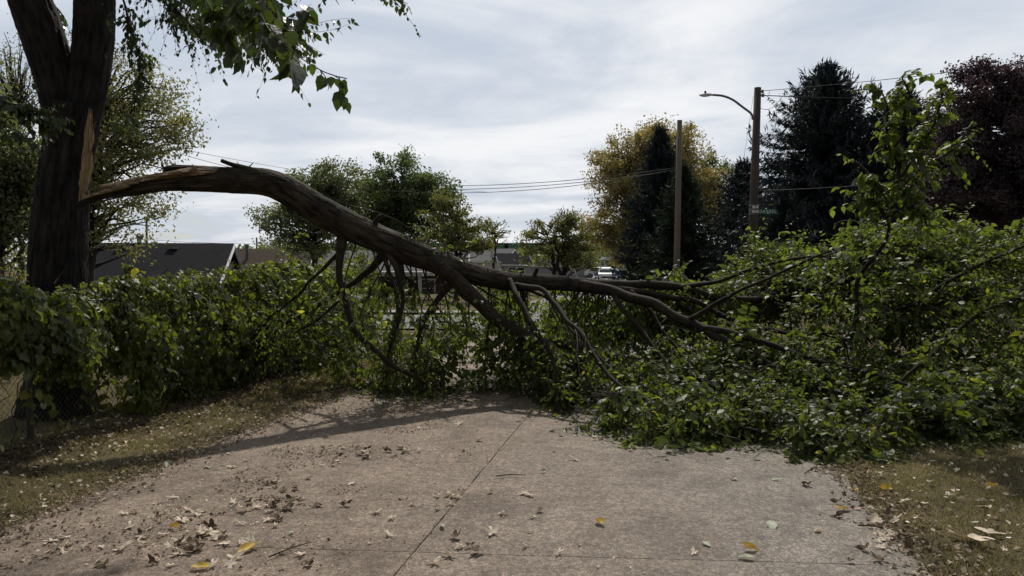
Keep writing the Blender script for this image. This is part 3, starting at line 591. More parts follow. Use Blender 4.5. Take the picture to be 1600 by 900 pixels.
branches = [   # pixel paths with depth and pixel radius: (points, sides)
    [(600, 385, 8.95, 18), (690, 422, 9.15, 17), (740, 462, 9.2, 16), (780, 500, 9.2, 14), (830, 528, 9.15, 11), (890, 540, 9.2, 8), (960, 552, 9.3, 6), (1050, 575, 9.3, 4)],
    [(900, 445, 9.85, 11), (960, 455, 9.7, 11.5), (1020, 474, 9.4, 11), (1075, 500, 9.1, 10), (1130, 530, 8.8, 9), (1190, 560, 8.5, 8), (1250, 590, 8.3, 6.5), (1310, 608, 8.1, 5), (1390, 615, 8.0, 3)],
    [(1100, 513, 8.95, 6), (1150, 520, 8.75, 7), (1210, 540, 8.5, 6), (1280, 563, 8.3, 5.5), (1350, 582, 8.1, 5), (1420, 602, 7.9, 3.5), (1500, 622, 7.8, 2)],
    [(920, 446, 9.9, 10), (985, 443, 10.2, 9.5), (1060, 449, 10.5, 9), (1120, 464, 10.7, 8), (1180, 468, 10.9, 7), (1260, 455, 11, 5), (1340, 430, 11, 4)],
    [(940, 450, 9.95, 7), (1010, 458, 10.2, 7), (1080, 470, 10.3, 6), (1150, 500, 10.2, 5), (1240, 520, 10, 4), (1340, 520, 9.8, 3)],
    [(536, 362, 8.75, 11), (529, 410, 8.7, 9), (532, 450, 8.6, 8), (548, 500, 8.5, 8), (568, 535, 8.55, 7), (605, 566, 8.6, 6), (645, 592, 8.7, 5), (685, 612, 9.0, 4)],
    [(602, 392, 8.95, 9), (575, 425, 9.2, 8), (545, 450, 9.3, 6), (500, 475, 9.5, 5), (450, 505, 9.8, 3.5), (410, 530, 10, 2)],
    [(600, 392, 8.9, 6), (620, 420, 8.8, 6), (627, 460, 8.75, 5), (622, 500, 8.75, 4.5), (612, 545, 8.8, 4), (606, 590, 8.9, 2)],
    [(598, 392, 8.9, 5), (612, 440, 8.95, 4), (620, 485, 9.0, 4), (608, 540, 9.1, 3), (618, 580, 9.2, 2)],
    [(712, 432, 9.25, 9), (690, 462, 9.2, 8), (664, 495, 9.2, 6), (652, 540, 9.2, 3.5), (640, 580, 9.3, 2)],
    [(796, 437, 9.5, 5), (812, 468, 9.2, 7), (832, 510, 8.9, 7.5), (855, 550, 8.6, 6.5), (868, 590, 8.4, 4), (872, 640, 8.2, 3), (885, 665, 8.0, 1.5)],
    [(806, 446, 9.5, 6), (842, 454, 9.2, 6.5), (872, 475, 8.9, 6.5), (890, 505, 8.6, 6), (925, 550, 8.2, 5.5), (955, 590, 7.9, 5), (1000, 622, 7.6, 4.5), (1055, 642, 7.3, 3.5), (1120, 660, 7.0, 2)],
    [(825, 452, 9.5, 3.5), (862, 472, 9.3, 4), (900, 520, 8.9, 3.5), (950, 570, 8.4, 3), (1010, 610, 8.0, 2.5), (1080, 650, 7.6, 1.5)],
    [(538, 385, 8.8, 5), (500, 430, 9.0, 4), (460, 460, 9.2, 3), (430, 490, 9.5, 2.5), (400, 520, 9.7, 2)],
    [(530, 470, 8.7, 3), (490, 505, 8.9, 3), (450, 530, 9.2, 2.5), (420, 555, 9.5, 2)],
    [(958, 458, 9.7, 6), (975, 485, 9.5, 6), (1000, 515, 9.3, 5.5), (1030, 555, 9.0, 4.5), (1070, 600, 8.6, 3), (1120, 630, 8.2, 2)],
    [(985, 455, 9.9, 5), (1020, 490, 9.7, 5), (1045, 530, 9.4, 4.5), (1080, 560, 9.1, 3.5), (1150, 600, 8.7, 2)],
    [(1060, 450, 10.5, 5), (1120, 440, 10.0, 4), (1180, 418, 9.6, 4), (1235, 404, 9.4, 3), (1290, 400, 9.3, 2)],
    [(1075, 500, 9.1, 4), (1130, 470, 8.8, 4), (1190, 440, 8.5, 3.5), (1250, 410, 8.3, 3), (1300, 392, 8.2, 2)],
    [(1250, 590, 8.3, 4), (1330, 520, 8.6, 5), (1340, 440, 8.5, 5), (1380, 385, 8.2, 4), (1390, 340, 8.0, 3.5)],
    [(1340, 520, 9.8, 4), (1430, 470, 9.3, 5), (1500, 430, 8.8, 4), (1560, 400, 8.5, 3.5), (1640, 370, 8.3, 3), (1720, 355, 8.2, 2)],
    [(1390, 615, 8.0, 3), (1450, 560, 8.1, 4), (1520, 500, 8.0, 4), (1600, 460, 8.0, 3), (1700, 430, 8, 2)],
    [(1420, 602, 7.9, 3), (1500, 600, 7.8, 4), (1580, 590, 7.8, 3.5), (1680, 570, 7.8, 3), (1800, 560, 7.8, 2)],
    [(1120, 660, 7.0, 2.5), (1180, 672, 6.8, 3), (1250, 690, 6.6, 2.5), (1330, 700, 6.5, 1.5)],
    [(1080, 650, 7.6, 2.5), (1160, 640, 7.4, 3), (1240, 650, 7.2, 2.5), (1330, 660, 7.0, 2), (1430, 665, 7.0, 1.5)],
]
mbs = []; nodes = []
for k, b_ in enumerate(branches):
    W_ = MB(); th_ = .66 if 5 <= k <= 16 else .72; A = [[*P(x, y, D), th_ * q / F * D] for x, y, D, q in b_]
    for a in A: a[2] = max(a[2], .04)
    A[0][3] *= 1.35
    C = path(W_, A, 12 if b_[0][3] > 8 else 8, .04, .06 if b_[0][3] > 8 else .03, 60 + k, 6, wob=.055)
    mbs.append([W_, MB(), C]); 
    for i in range(0, len(C), 3): nodes.append((k, *C[i]))
nodes = np.array(nodes)
r = rng(77)
# secondary branches reach from the nearest main branch into the heap
def reach(target, w_r=.010, ns=10, ls=.125, tl=(.25, .6), droop=.3, nl=9, back=1.3, updir=.25):
    d = np.linalg.norm(nodes[:, 1:4] - target, axis=1) + r.uniform(0, .5, len(nodes)) + np.maximum(0, nodes[:, 1] - target[0]) * .6
    j = int(np.argmin(d)); k = int(nodes[j, 0]); o = nodes[j, 1:4]; L_ = np.linalg.norm(target - o)
    mid = (o + target) / 2 + r.normal(0, .12, 3) * min(1, L_) + [0, 0, .08 + .12 * L_ * r.uniform(-.5, 1)]
    mid[2] = max(mid[2], .05)
    C = path(mbs[k][0], [[*o, min(w_r * 1.2, nodes[j, 4] * .8)], [*mid, w_r * .8], [*target, w_r * .3]], 5, .09, wob=.1, seed=int(r.integers(999)))
    C[:, 2] = np.maximum(C[:, 2], .03)
    p_, d_ = curve_pts(C, ns, r, max(.2, 1 - 1.1 / max(L_, .6)), 1.0)
    sprays(mbs[k][0], mbs[k][1], p_, d_ * .7 + r.normal(0, .75, p_.shape) + [0, 0, updir], r.uniform(*tl, len(p_)), nl, ls, r, droop, .45, tw=.0032, floor=floor_f)
n_done = 0
while n_done < 640:
    x = r.uniform(-3.8, 8.6); y = r.uniform(6.2, 14)
    if x < .3 and y > 12.2: continue
    h = heap(np.array(x), np.array(y)); hh = float(h)
    if hh < .08: continue
    px = 800 + x / y * F
    if 570 < px < 715 and y > 9: hh *= .62
    if 840 < px < 960: hh *= .8
    if .2 < x < 1.5 and y < 8.6 and r.uniform() < .7: continue
    z = hh * r.uniform(.2, 1) ** (.5 if x < 2 else .36)
    if x < .3 and r.uniform() < .4: n_done += 1; continue
    if vnoise(x * 1.5, y * 1.5, z * 2.4 + 5) < .47: continue
    reach(np.array([x, y, max(.06, z - .08)])); n_done += 1
for k in range(90):
    x = r.uniform(2.4, 5.4); y = float(front(x)) + r.uniform(.9, 2.6); reach(np.array([x, y, r.uniform(.05, .35)]), .008, 13, .1, (.2, .45), .3, 8, updir=.05)
for k in range(70):
    x = r.uniform(1.2, 3.6); y = r.uniform(8.0, 10.6); reach(np.array([x, y, r.uniform(.08, .55)]), .008, 13, .1, (.2, .45), .3, 8, updir=.05)
for k in range(34):
    x = r.uniform(-2.4, 3.6); y = float(front(x)) - r.uniform(0, .45); reach(np.array([x, y, r.uniform(.03, .12)]), .005, 4, .09, (.1, .3), .3, 5, updir=0)
for k in range(150):   # the back of the heap, out on the lawn
    x = r.uniform(3.6, 9.5); y = r.uniform(9.5, 13.5); h = float(heap(np.array(x), np.array(y))); reach(np.array([x, y, max(.08, h * r.uniform(.05, 1) ** .7)]), ns=11)
# dense skirt along the front edge on the slab and the right lawn
for k in range(150):
    x = r.uniform(.4, 8) if k % 5 else r.uniform(-2.6, .4); y = float(front(x)) + abs(r.normal(.15, .45))
    if .3 < x < 1.7 and r.uniform() < .65: continue
    reach(np.array([x, y, r.uniform(.04, .32)]), .007, 8, .12, (.2, .45), .3, 8, updir=.1)
# hanging sprays under the arch
for k in (5, 6, 7, 8, 9, 10, 11, 12, 13, 14, 0):
    C = mbs[k][2]; p_, d_ = curve_pts(C, 20 if k not in (0, 5) else 14, r, .42, 1.0)
    sprays(mbs[k][0], mbs[k][1], p_, d_ * .4 + r.normal(0, .6, p_.shape) + [0, 0, -.3], r.uniform(.2, .6, len(p_)), 8, .085, r, .5, .9, tw=.003, floor=floor_f)
for k in range(len(branches)):
    C = mbs[k][2]; p_, d_ = curve_pts(C, 9, r, .3, 1.0)
    sprays(mbs[k][0], mbs[k][1], p_, d_ * .4 + r.normal(0, .7, p_.shape) + [0, 0, .3], r.uniform(.2, .5, len(p_)), 6, .085, r, .2, .5, tw=.003, floor=floor_f)
# leafy bits on top of the limb near the mid-frame
for q in [(560, 318, 9.0), (575, 320, 9.0), (672, 335, 9.3), (718, 345, 9.5), (740, 350, 9.6), (700, 372, 9.4), (655, 352, 9.2), (742, 372, 9.6), (420, 470, 9.2), (455, 440, 9.4), (430, 425, 9.6), (762, 395, 9.7)]:
    reach(P(*q), .005, 4, .085, (.12, .3), .4, 5)
# the upright leafy shoot and the branches right of it
k = 19; C = mbs[k][2]
shoots = [[(1390, 340, 8.0, 4), (1402, 290, 8.0, 3.5), (1408, 240, 8.0, 3), (1412, 190, 8.0, 2.5), (1420, 150, 8.0, 2), (1410, 122, 8.0, 1)],
          [(1402, 290, 8.0, 3), (1430, 240, 8.0, 2.5), (1455, 200, 8.0, 2), (1470, 150, 8.0, 1.5), (1465, 125, 8.0, 1)],
          [(1396, 315, 8.0, 3), (1365, 280, 7.9, 2.5), (1345, 260, 7.9, 2), (1332, 250, 7.9, 1)],
          [(1400, 300, 8.0, 3), (1440, 262, 8.1, 2.5), (1480, 240, 8.1, 2), (1515, 215, 8.1, 1)],
          [(1392, 335, 8.0, 3), (1420, 325, 7.9, 2.5), (1440, 330, 7.9, 2), (1450, 355, 7.9, 1.5)],
          [(1406, 262, 8.0, 2), (1385, 215, 8, 2), (1385, 165, 8, 1.5), (1378, 140, 8, 1)],
          [(1390, 345, 8.0, 3), (1370, 320, 8, 2), (1355, 310, 8, 1.5), (1350, 325, 8, 1)]]
for n_, s_ in enumerate(shoots):
    C = path(mbs[k][0], [[*P(x, y, D), q / F * D] for x, y, D, q in s_], 6, .05, wob=.02, seed=90 + n_)
    p_, d_ = curve_pts(C, (34, 29, 18, 24, 15, 16, 12)[n_], r, .12, 1.0)
    sprays(mbs[k][0], mbs[k][1], p_, d_ * .6 + r.normal(0, .55, p_.shape) + [0, 0, .2], r.uniform(.15, .36, len(p_)), 9, .125, r, .45, .6, tw=.0028)
for k in (20, 21, 19):
    C = mbs[k][2]; p_, d_ = curve_pts(C, 46, r, .25, 1.0)
    sprays(mbs[k][0], mbs[k][1], p_, d_ * .5 + r.normal(0, .6, p_.shape) + [0, 0, .35], r.uniform(.25, .55, len(p_)), 9, .09, r, .35, .5, tw=.003, floor=floor_f)
for k in range(32):
    i = int(r.uniform(.42, .98) * (len(CM) - 1)); o = CM[i, :3] + [0, 0, -CM[i, 3] * .6]; L_ = r.uniform(.35, 1.25); L_ = min(L_, o[2] - .15)
    e = o + np.array([r.normal(.1, .4) * L_, r.normal(-.05, .35) * L_, -L_]); m_ = (o + e) / 2 + r.normal(0, .1, 3); kk = len(mbs); mbs.append([MB(), MB(), None])
    C = path(mbs[kk][0], [[*o, .011], [*m_, .007], [*e, .003]], 5, .05, wob=.05, seed=300 + k); p_, d_ = curve_pts(C, 7, r, .45, 1.0)
    sprays(mbs[kk][0], mbs[kk][1], p_, d_ * .4 + r.normal(0, .6, p_.shape) + [0, 0, -.3], r.uniform(.12, .4, len(p_)), 6, .09, r, .4, .55, tw=.0025, floor=floor_f)
# bare grey twigs tangled through the heap and hanging under the arch
nb_ = 0; loose = MB()
while nb_ < 620:
    x = r.uniform(-3, 8) if nb_ % 3 else r.uniform(.3, 2.4); y = r.uniform(6.4, 12) if nb_ % 3 else r.uniform(6.7, 9.2); h = float(heap(np.array(x), np.array(y)))
    if h < .1: continue
    o = np.array([x, y, max(.05, h * r.uniform(.5, 1.1))]); d = unit(r.normal(0, 1, 3) * [1, .7, .45] + [.4, -.3, 0]); l = r.uniform(.25, .9); A = np.stack([o + d * l * t + np.array([0, 0, -.25]) * t * t * l + r.normal(0, .012, 3) for t in np.linspace(0, 1, 6)])[None]
    A[..., 2] = np.maximum(A[..., 2], .03); j = int(np.argmin(np.linalg.norm(nodes[:, 1:4] - o, axis=1))); thin(loose, A, np.linspace(.0045, .0015, 6)); nb_ += 1
for k in (5, 6, 7, 8, 9, 10, 11, 12, 13, 14):
    C = mbs[k][2]; p_, d_ = curve_pts(C, 9, r, .15, 1.0); n = len(p_); dd = unit(d_ * .5 + r.normal(0, .6, p_.shape) + [0, 0, -.6]); L2 = r.uniform(.25, .8, n)
    t = np.linspace(0, 1, 6)[None, :, None]; A = p_[:, None] + L2[:, None, None] * (dd[:, None] * t + np.array([0, 0, -.5]) * t * t + r.normal(0, .02, (n, 6, 3))); A[..., 2] = np.maximum(A[..., 2], .03); thin(loose, A, np.linspace(.006, .002, 6))
tag(loose.build('bare_twigs', M['greytwig'], limb), kind='stuff')
for W_, Lf, C in mbs:
    bo = W_.build('branch', M['twig'], limb, True)
    if Lf.n: Lf.build('foliage', M['leaf'], bo)

# ------------------------------------------------------------------ vine-covered chain-link fence on the left
FA = np.array([-4.45 - .17 * 3.2, 3.5]); FB = np.array([-4.45 + .17 * 8.4, 15.1]); FL = np.linalg.norm(FB - FA); FD = (FB - FA) / FL; FN = np.array([FD[1], -FD[0]])
fence = thing('chain_link_fence', 'rusty chain link fence along the left lawn, almost hidden under vines', 'fence', (0, 0, 0))
def fpt(s, z, off=0): q = FA + FD * s + FN * off; return np.array([q[0], q[1], z])
mb = MB(); hgt_ = 1.2; pitch = .062
n_w = int((FL + hgt_) / pitch)
for sgn in (1, -1):
    for k in range(n_w):
        s0 = k * pitch - (hgt_ if sgn > 0 else 0); s1 = s0 + sgn * hgt_ if sgn > 0 else s0 - hgt_
        a, b = (s0, .03), (s1 if sgn > 0 else s1, hgt_ + .03)
        t0, t1 = 0., 1.
        if (b[0] - a[0]) > 0: t0 = max(0, -a[0] / (b[0] - a[0])); t1 = min(1, (FL - a[0]) / (b[0] - a[0]))
        else: t0 = max(0, (FL - a[0]) / (b[0] - a[0])) if a[0] > FL else 0; t1 = min(1, -a[0] / (b[0] - a[0])) 
        if t1 - t0 < .05: continue
        f = lambda t: fpt(a[0] + (b[0] - a[0]) * t, a[1] + (b[1] - a[1]) * t, .003 * sgn)
        tube(mb, [f(t0), f(t1)], [.0016, .0016], 3, False)
mb.build('wire_mesh', M['galv'], fence)
mb = MB(); tube(mb, [fpt(0, 1.24), fpt(FL, 1.24)], [.02, .02], 8); mb.build('top_rail', M['galv'], fence, True)
for s in np.arange(.85, FL, 2.7):
    mb = MB(); tube(mb, [fpt(s, -.1, -.02), fpt(s, 1.27, -.02)], [.03, .03], 10); mb.build('post', M['galv'], fence, True)
vine = thing('climbing_vine', 'thick dark green vine smothering the left fence from the dark trunk to the fallen crown', 'vine', (0, 0, 0))
r = rng(31); vl = MB(); vw = MB(); nV = 37000
s = r.uniform(0, FL, nV)
yy = FA[1] + FD[1] * s
ztop = np.interp(yy, [3.5, 6, 7.3, 8.6, 10, 12, 14, 17.5], [1.55, 1.48, 1.42, 1.5, 1.52, 1.62, 1.7, 1.7]) + .30 * (vnoise(s * 2.3, 4) - .5) + .24 * (vnoise(s * 6.3, 9) - .5)
zbot = np.interp(yy, [3.5, 6.2, 6.6, 6.9, 7.15, 7.7, 8.0, 8.4, 17.5], [.9, .85, .75, .95, .62, .6, .22, .08, .02]) + .3 * (vnoise(s * 5.1, 14) - .5) + .2 * (vnoise(s * 13, 5) - .5)
zbot = np.maximum(zbot, .03)
u = r.uniform(0, 1, nV); z = zbot + (ztop - zbot) * u
bul = .16 + .34 * vnoise(s * 1.7, z * 2.2, 3) + .12 * vnoise(s * 6, z * 6, 8) + .1 * np.sin(np.clip(u, 0, 1) * math.pi)
side = np.where(r.uniform(0, 1, nV) < .74, 1., -.7); dep = r.uniform(0, 1, nV) ** .45
off = side * bul * dep * np.clip(1.15 - np.clip((u - .85) / .15, 0, 1) * .7, .2, 1)
pos = np.stack([FA[0] + FD[0] * s + FN[0] * off, FA[1] + FD[1] * s + FN[1] * off, z], 1)
gap = vnoise(s * 3.3, z * 4.5, 20) + .12 * u
keep = gap > .27; keep &= ~((u > .93) & (vnoise(s * 5, 33) < .42))
pos, u2, side2 = pos[keep], u[keep], side[keep]
nrm = np.column_stack([FN[0] * side2, FN[1] * side2, .35 + 1.5 * smooth(u2, .8, 1)]) + r.normal(0, .38, pos.shape)
dr = np.column_stack([r.normal(0, .45, len(pos)), r.normal(0, .45, len(pos)), np.full(len(pos), -1.)]) + nrm * .25
nrm += r.normal(0, .25, pos.shape); leaves(vl, pos, dr, nrm, r.uniform(.036, .1, len(pos)) * (.75 + .5 * vnoise(pos[:, 0] * 3, pos[:, 1] * 3, pos[:, 2] * 3)), VI, r, 1.3)
ns = 170; ss = r.uniform(0, FL, ns); A = np.zeros((ns, 7, 3)); z0 = r.uniform(.05, .8, ns)
for i in range(7):
    q = FA[None] + FD[None] * (ss + r.normal(0, .08, ns) + i * .05)[:, None] + FN[None] * (r.uniform(0, .35, ns))[:, None]
    A[:, i, :2] = q; A[:, i, 2] = z0 + i * .13
thin(vw, A, np.full(7, .005))
# tendrils of leaves standing out of the top and falling in front
ns = 150; ss = r.uniform(1, FL, ns); yv = FA[1] + FD[1] * ss; zt = np.interp(yv, [3.5, 7.3, 10, 17.5], [1.45, 1.35, 1.5, 1.6]); q = FA[None] + FD[None] * ss[:, None] + FN[None] * r.uniform(-.1, .2, ns)[:, None]
sprays(vw, vl, np.column_stack([q, zt]), np.column_stack([r.normal(.3, .6, (ns, 2)), np.full(ns, .55)]), r.uniform(.2, .5, ns), 7, .075, r, .7, .6, tw=.003, tmpl=VI)
q = FA[None] + FD[None] * ss[:, None] + FN[None] * r.uniform(.2, .5, ns)[:, None]
sprays(vw, vl, np.column_stack([q, r.uniform(.5, 1.2, ns)]), np.column_stack([r.normal(.3, .5, (ns, 2)), np.full(ns, -.5)]), r.uniform(.2, .5, ns), 7, .08, r, .6, .6, tw=.003, tmpl=VI, floor=floor_f)
vw.build('stem', M['twig'], vine); vl.build('foliage', M['vine'], vine)

# low plants at the fence foot, and a lit shrub behind
def bush(name, label, cat, c, rx, ry, h, n, ls, mat, seed, tm=OV, group=None):
    r = rng(seed); t = thing(name, label, cat, tuple(c), group=group); W_, L_ = MB(), MB()
    az = r.uniform(0, 2 * math.pi, n); rr = r.uniform(0, .5, n); p0 = np.column_stack([np.cos(az) * rr * rx * .5, np.sin(az) * rr * ry * .5, r.uniform(.0, .5, n) * h])
    d = np.column_stack([np.cos(az) * rx, np.sin(az) * ry, np.full(n, h * .8)]) * r.uniform(.4, 1, (n, 1)) + r.normal(0, .1, (n, 3))
    sprays(W_, L_, p0, d, np.linalg.norm(d, axis=1) * .8, 10, ls, r, .2, .3, tw=.006, tmpl=tm)
    W_.build('stem', M['greytwig'], t); L_.build('foliage', mat, t); return t
M['leafyellow'] = leaf_mat('yellow_green_leaf', [(.16, .17, .02), (.22, .2, .03), (.10, .13, .02), (.3, .25, .04)], trans=.4, rough=.45, tcol=(1.6, 1.6, .6))
bush('shrub', 'bright yellow-green shrub behind the fence at the foot of the dark trunk, left edge', 'shrub', (P(12, 470, 10.5)[0], 10.5, gz(-7, 10.5)), .7, .5, 2.4, 80, .08, M['leafyellow'], 5)

# ------------------------------------------------------------------ background trees
def leaf_tree(name, label, px, D, top, blobs, mat, n_cl, per, ls, seed, trunk_r=.16, cat='tree', group=None, fork=.25, spread=.35, twigs=True, bark=None, stems=1, lean=0):
    """blobs: (px, py, rx_px, ry_px, weight) ellipses of the crown as seen in the photo, given their own depth"""
    r = rng(seed); x0 = P(px, 415, D)[0]; z0 = gz(x0, D); t = thing(name, label, cat, (x0, D, z0), group=group)
    base = np.array([x0, D, z0]); W_, Lf = MB(), MB()
    H = P(px, top, D)[2] - z0
    BL = []
    for b_ in blobs:
        c = P(b_[0], b_[1], D) - base; BL.append((c, b_[2] / F * D, b_[3] / F * D, b_[4] if len(b_) > 4 else 1))
    wts = np.array([b_[3] * b_[1] * b_[2] for b_ in BL]); wts /= wts.sum()
    starts = []
    for s_ in range(stems):
        az = s_ * 2.4; off = np.array([math.cos(az), math.sin(az), 0]) * .12 * (stems > 1)
        tt = np.array([lean * H * .3 + off[0] * H * .9, off[1] * H, H * .72])
        C = path(W_, [[*(off * .5 + [0, 0, -.2]), trunk_r * 1.25], [*(tt * .25 + off), trunk_r], [*(tt * .6), trunk_r * .6], [*tt, trunk_r * .18]], 8, .3, wob=.25, seed=seed + s_)
        starts.append(C)
    S_ = np.concatenate([c_[int(len(c_) * fork):] for c_ in starts])
    cl = []
    for k in range(n_cl):
        j = r.choice(len(BL), p=wts); c, rx, rz, _ = BL[j]
        v = unit(r.normal(0, 1, 3)) * r.uniform(0.1, 1) ** .42; p_ = c + v * [rx, rx * .85, rz]
        p_ += r.normal(0, .06, 3) * rx
        below = S_[S_[:, 2] < max(p_[2] - .1, S_[0, 2] + .05)]; below = below if len(below) else S_[:1]
        d_ = np.linalg.norm(below[:, :3] - p_, axis=1) + r.uniform(0, H * .12, len(below)); o = below[int(np.argmin(d_))]
        mid = (o[:3] + p_) / 2 + [0, 0, .06 * H * r.uniform(-.3, 1)]
        if twigs: path(W_, [[*o[:3], min(o[3] * .5, .06)], [*mid, .03 * (D / 40) ** .5], [*p_, .008]], 4, max(.2, H * .05), wob=.25, seed=k)
        cl.append((p_, unit(p_ - mid)))
    cp_ = np.array([c_[0] for c_ in cl]); cd = np.array([c_[1] for c_ in cl])
    per = int(per * 1.35); rep = np.repeat(np.arange(n_cl), per); n = len(rep); cr = r.uniform(.5, 1.25, n_cl)[rep] * spread * (H / 8)
    pos = cp_[rep] + unit(r.normal(0, 1, (n, 3))) * (r.uniform(0, 1, n) ** .5 * cr)[:, None] * [1, 1, .8] + cd[rep] * (r.uniform(-1, 1, n) * cr)[:, None] * .8
    dr = r.normal(0, 1, (n, 3)) + [0, 0, -.5]; nr = r.normal(0, .8, (n, 3)) + [0, 0, .8]
    leaves(Lf, pos, dr, nr, ls * r.uniform(.6, 1.3, n), DI, r)
    W_.build('trunk', bark or M['darkbark'], t, True); Lf.build('crown', mat, t); return t
def conifer(name, label, px, D, top, halfw_px, base_py, mat, seed, nb=420, droop=.35, dens=26, group=None, bare=.08, ragged=.35):
    r = rng(seed); x0 = P(px, 415, D)[0]; z0 = gz(x0, D); t = thing(name, label, 'conifer', (x0, D, z0), group=group)
    H = P(px, top, D)[2] - z0; Rr = halfw_px / F * D; W_, Lf = MB(), MB()
    path(W_, [[0, 0, -.2, H * .02], [.03, 0, H * .5, H * .011], [0, .03, H * .9, H * .003], [0, 0, H * 1.0, .012]], 7, .5, wob=.1, seed=seed)
    u_ = (np.arange(nb) + r.uniform(0, 1, nb)) / nb; hh = bare + (1 - bare) * (1 - (1 - u_) ** .62) if False else bare + (.995 - bare) * u_ ** 1.1
    az = np.arange(nb) * 2.399 + r.normal(0, .3, nb)
    L_ = Rr * (1 - hh) ** .9 * (1 - ragged + ragged * 1.6 * vnoise(az * .9, hh * 14, seed)) * (.7 + .55 * r.uniform(0, 1, nb)) * (1 - .45 * smooth(hh, .8, 1)) + .1
    k = 7; tt = np.linspace(0, 1, k)
    dirh = np.column_stack([np.cos(az), np.sin(az)])
    rise = np.interp(hh, [0, .6, .9, 1], [-.25, .05, .55, 1.3])
    def at(t_):  # t_ (nb,m)
        hor = L_[:, None] * t_; zz = hh[:, None] * H + L_[:, None] * (rise[:, None] * t_ - droop * (t_ ** 1.5) * (1 - .6 * hh[:, None]) + .22 * t_ ** 4)
        return np.dstack([dirh[:, None, 0] * hor, dirh[:, None, 1] * hor, zz])
    A = at(np.repeat(tt[None], nb, 0)); thin(W_, A, np.linspace(.035, .008, k))
    m_ = int(dens * 2.6); ts = r.uniform(.12, 1.02, (nb, m_)); p_ = at(ts).reshape(-1, 3); n = len(p_)
    dh = np.repeat(np.column_stack([dirh, np.zeros(nb)]), m_, 0); sdv = np.column_stack([-dh[:, 1], dh[:, 0], np.zeros(n)]) * np.where(np.arange(n) % 2, 1, -1)[:, None]
    tip = ts.reshape(-1, 1)
    d = dh * (.5 + .5 * tip) + sdv * r.uniform(.2, 1, (n, 1)) + np.array([0, 0, -1.]) * r.uniform(.1, 1.1, (n, 1)) * (1.3 * droop + .3) * (1 - .5 * np.repeat(hh, m_)[:, None])
    nr = r.normal(0, .5, (n, 3)) + [0, 0, 1]
    ln = (.12 + .024 * H * (1 - .75 * np.repeat(hh, m_))) * r.uniform(.5, 1.3, n)
    leaves(Lf, p_, d, nr, ln * 1.15, T_diamond(.09), r)
    leaves(Lf, p_ + r.normal(0, .08, p_.shape), d + r.normal(0, .6, d.shape), nr, ln * .7, T_diamond(.1), r)
    # upturned leading shoots at the bough tips
    e = at(np.full((nb, 1), 1.0))[:, 0]; ns_ = 3; e = np.repeat(e, ns_, 0) + r.normal(0, .07, (nb * ns_, 3)); dh2 = np.repeat(np.column_stack([dirh, np.zeros(nb)]), ns_, 0)
    up_ = dh2 * r.uniform(.1, .9, (nb * ns_, 1)) + [0, 0, .8] + r.normal(0, .25, e.shape)
    leaves(Lf, e, up_, r.normal(0, 1, e.shape), (.25 + .022 * H) * r.uniform(.4, 1.2, nb * ns_), T_diamond(.06), r)
    tz_ = r.uniform(.9, 1.0, 60) * H; a_ = r.uniform(0, 6.28, 60); leaves(Lf, np.column_stack([0 * tz_, 0 * tz_, tz_]), np.column_stack([np.cos(a_), np.sin(a_), np.full(60, .9)]), r.normal(0, 1, (60, 3)), .25 + (H - tz_) * .6, T_diamond(.05), r)
    W_.build('trunk', M['darkbark'], t); Lf.build('crown', mat, t); return t

leaf_tree('airy_tree', 'airy pale leaved tree with thin spreading limbs behind the torn trunk', 108, 17.5, 40,
          [(150, 120, 60, 70, 1), (215, 170, 80, 75, 1), (255, 210, 55, 60, 1), (210, 300, 75, 60, .9), (170, 240, 80, 80, .8), (250, 110, 40, 35, .5), (190, 370, 60, 30, .8), (80, 330, 70, 60, .7)], M['leafpale'], 210, 62, .085, 101, .17, fork=.1, spread=.44, stems=4)
leaf_tree('grey_tree', 'dense grey-green tree filling the left edge behind the dark trunk', -10, 14, 60,
          [(-20, 250, 75, 110, 1), (20, 340, 60, 70, 1), (-60, 140, 70, 60, .6), (30, 290, 45, 70, .8), (-60, 330, 80, 80, .7)], M['leafgrey'], 170, 110, .085, 102, .15, spread=.42)
leaf_tree('bare_top_tree', 'thin half-bare tree poking up behind the far left limb', 30, 26, 30,
          [(10, 130, 50, 90, 1), (50, 180, 30, 60, .7)], M['leafpale'], 120, 9, .09, 103, .12, spread=.4)
leaf_tree('dark_round_tree', 'rounded dark green tree in the middle distance above the arching limb', 625, 45, 250,
          [(625, 298, 74, 54, 1), (595, 330, 45, 45, .8), (665, 320, 52, 48, .9), (620, 370, 70, 35, .8)], M['leafdark'], 230, 110, .17, 104, .25, spread=.55)
leaf_tree('ragged_tree', 'ragged grey-green tree between the arching limb and the rounded dark tree', 490, 42, 252,
          [(495, 285, 48, 32, 1), (440, 340, 38, 30, .8), (500, 345, 60, 45, 1), (440, 372, 40, 20, .6), (540, 300, 26, 40, .7), (545, 340, 30, 35, .7), (500, 385, 60, 20, .6)], M['leafgrey'], 190, 80, .16, 105, .2, spread=.5)
leaf_tree('yellowing_tree', 'small yellowing tree with twiggy right side, right of the rounded dark tree', 715, 40, 296,
          [(705, 335, 40, 35, 1), (730, 365, 45, 30, 1), (690, 375, 35, 30, .7)], M['leafmid'], 110, 60, .14, 106, .14, spread=.5)
leaf_tree('twiggy_tree', 'nearly bare twiggy tree beside the small yellowing tree', 772, 44, 326,
          [(770, 365, 28, 30, 1)], M['leafpale'], 60, 6, .12, 107, .1, spread=.35)
leaf_tree('orchard_tree', 'low spreading green tree with leaning dark stems, left of the golden tree', 875, 50, 330,
          [(855, 368, 40, 32, 1), (895, 360, 38, 28, 1), (835, 395, 28, 20, .7), (905, 395, 38, 30, 1)], M['leafmid'], 120, 70, .15, 108, .16, fork=.1, spread=.55, stems=3, lean=-.2)
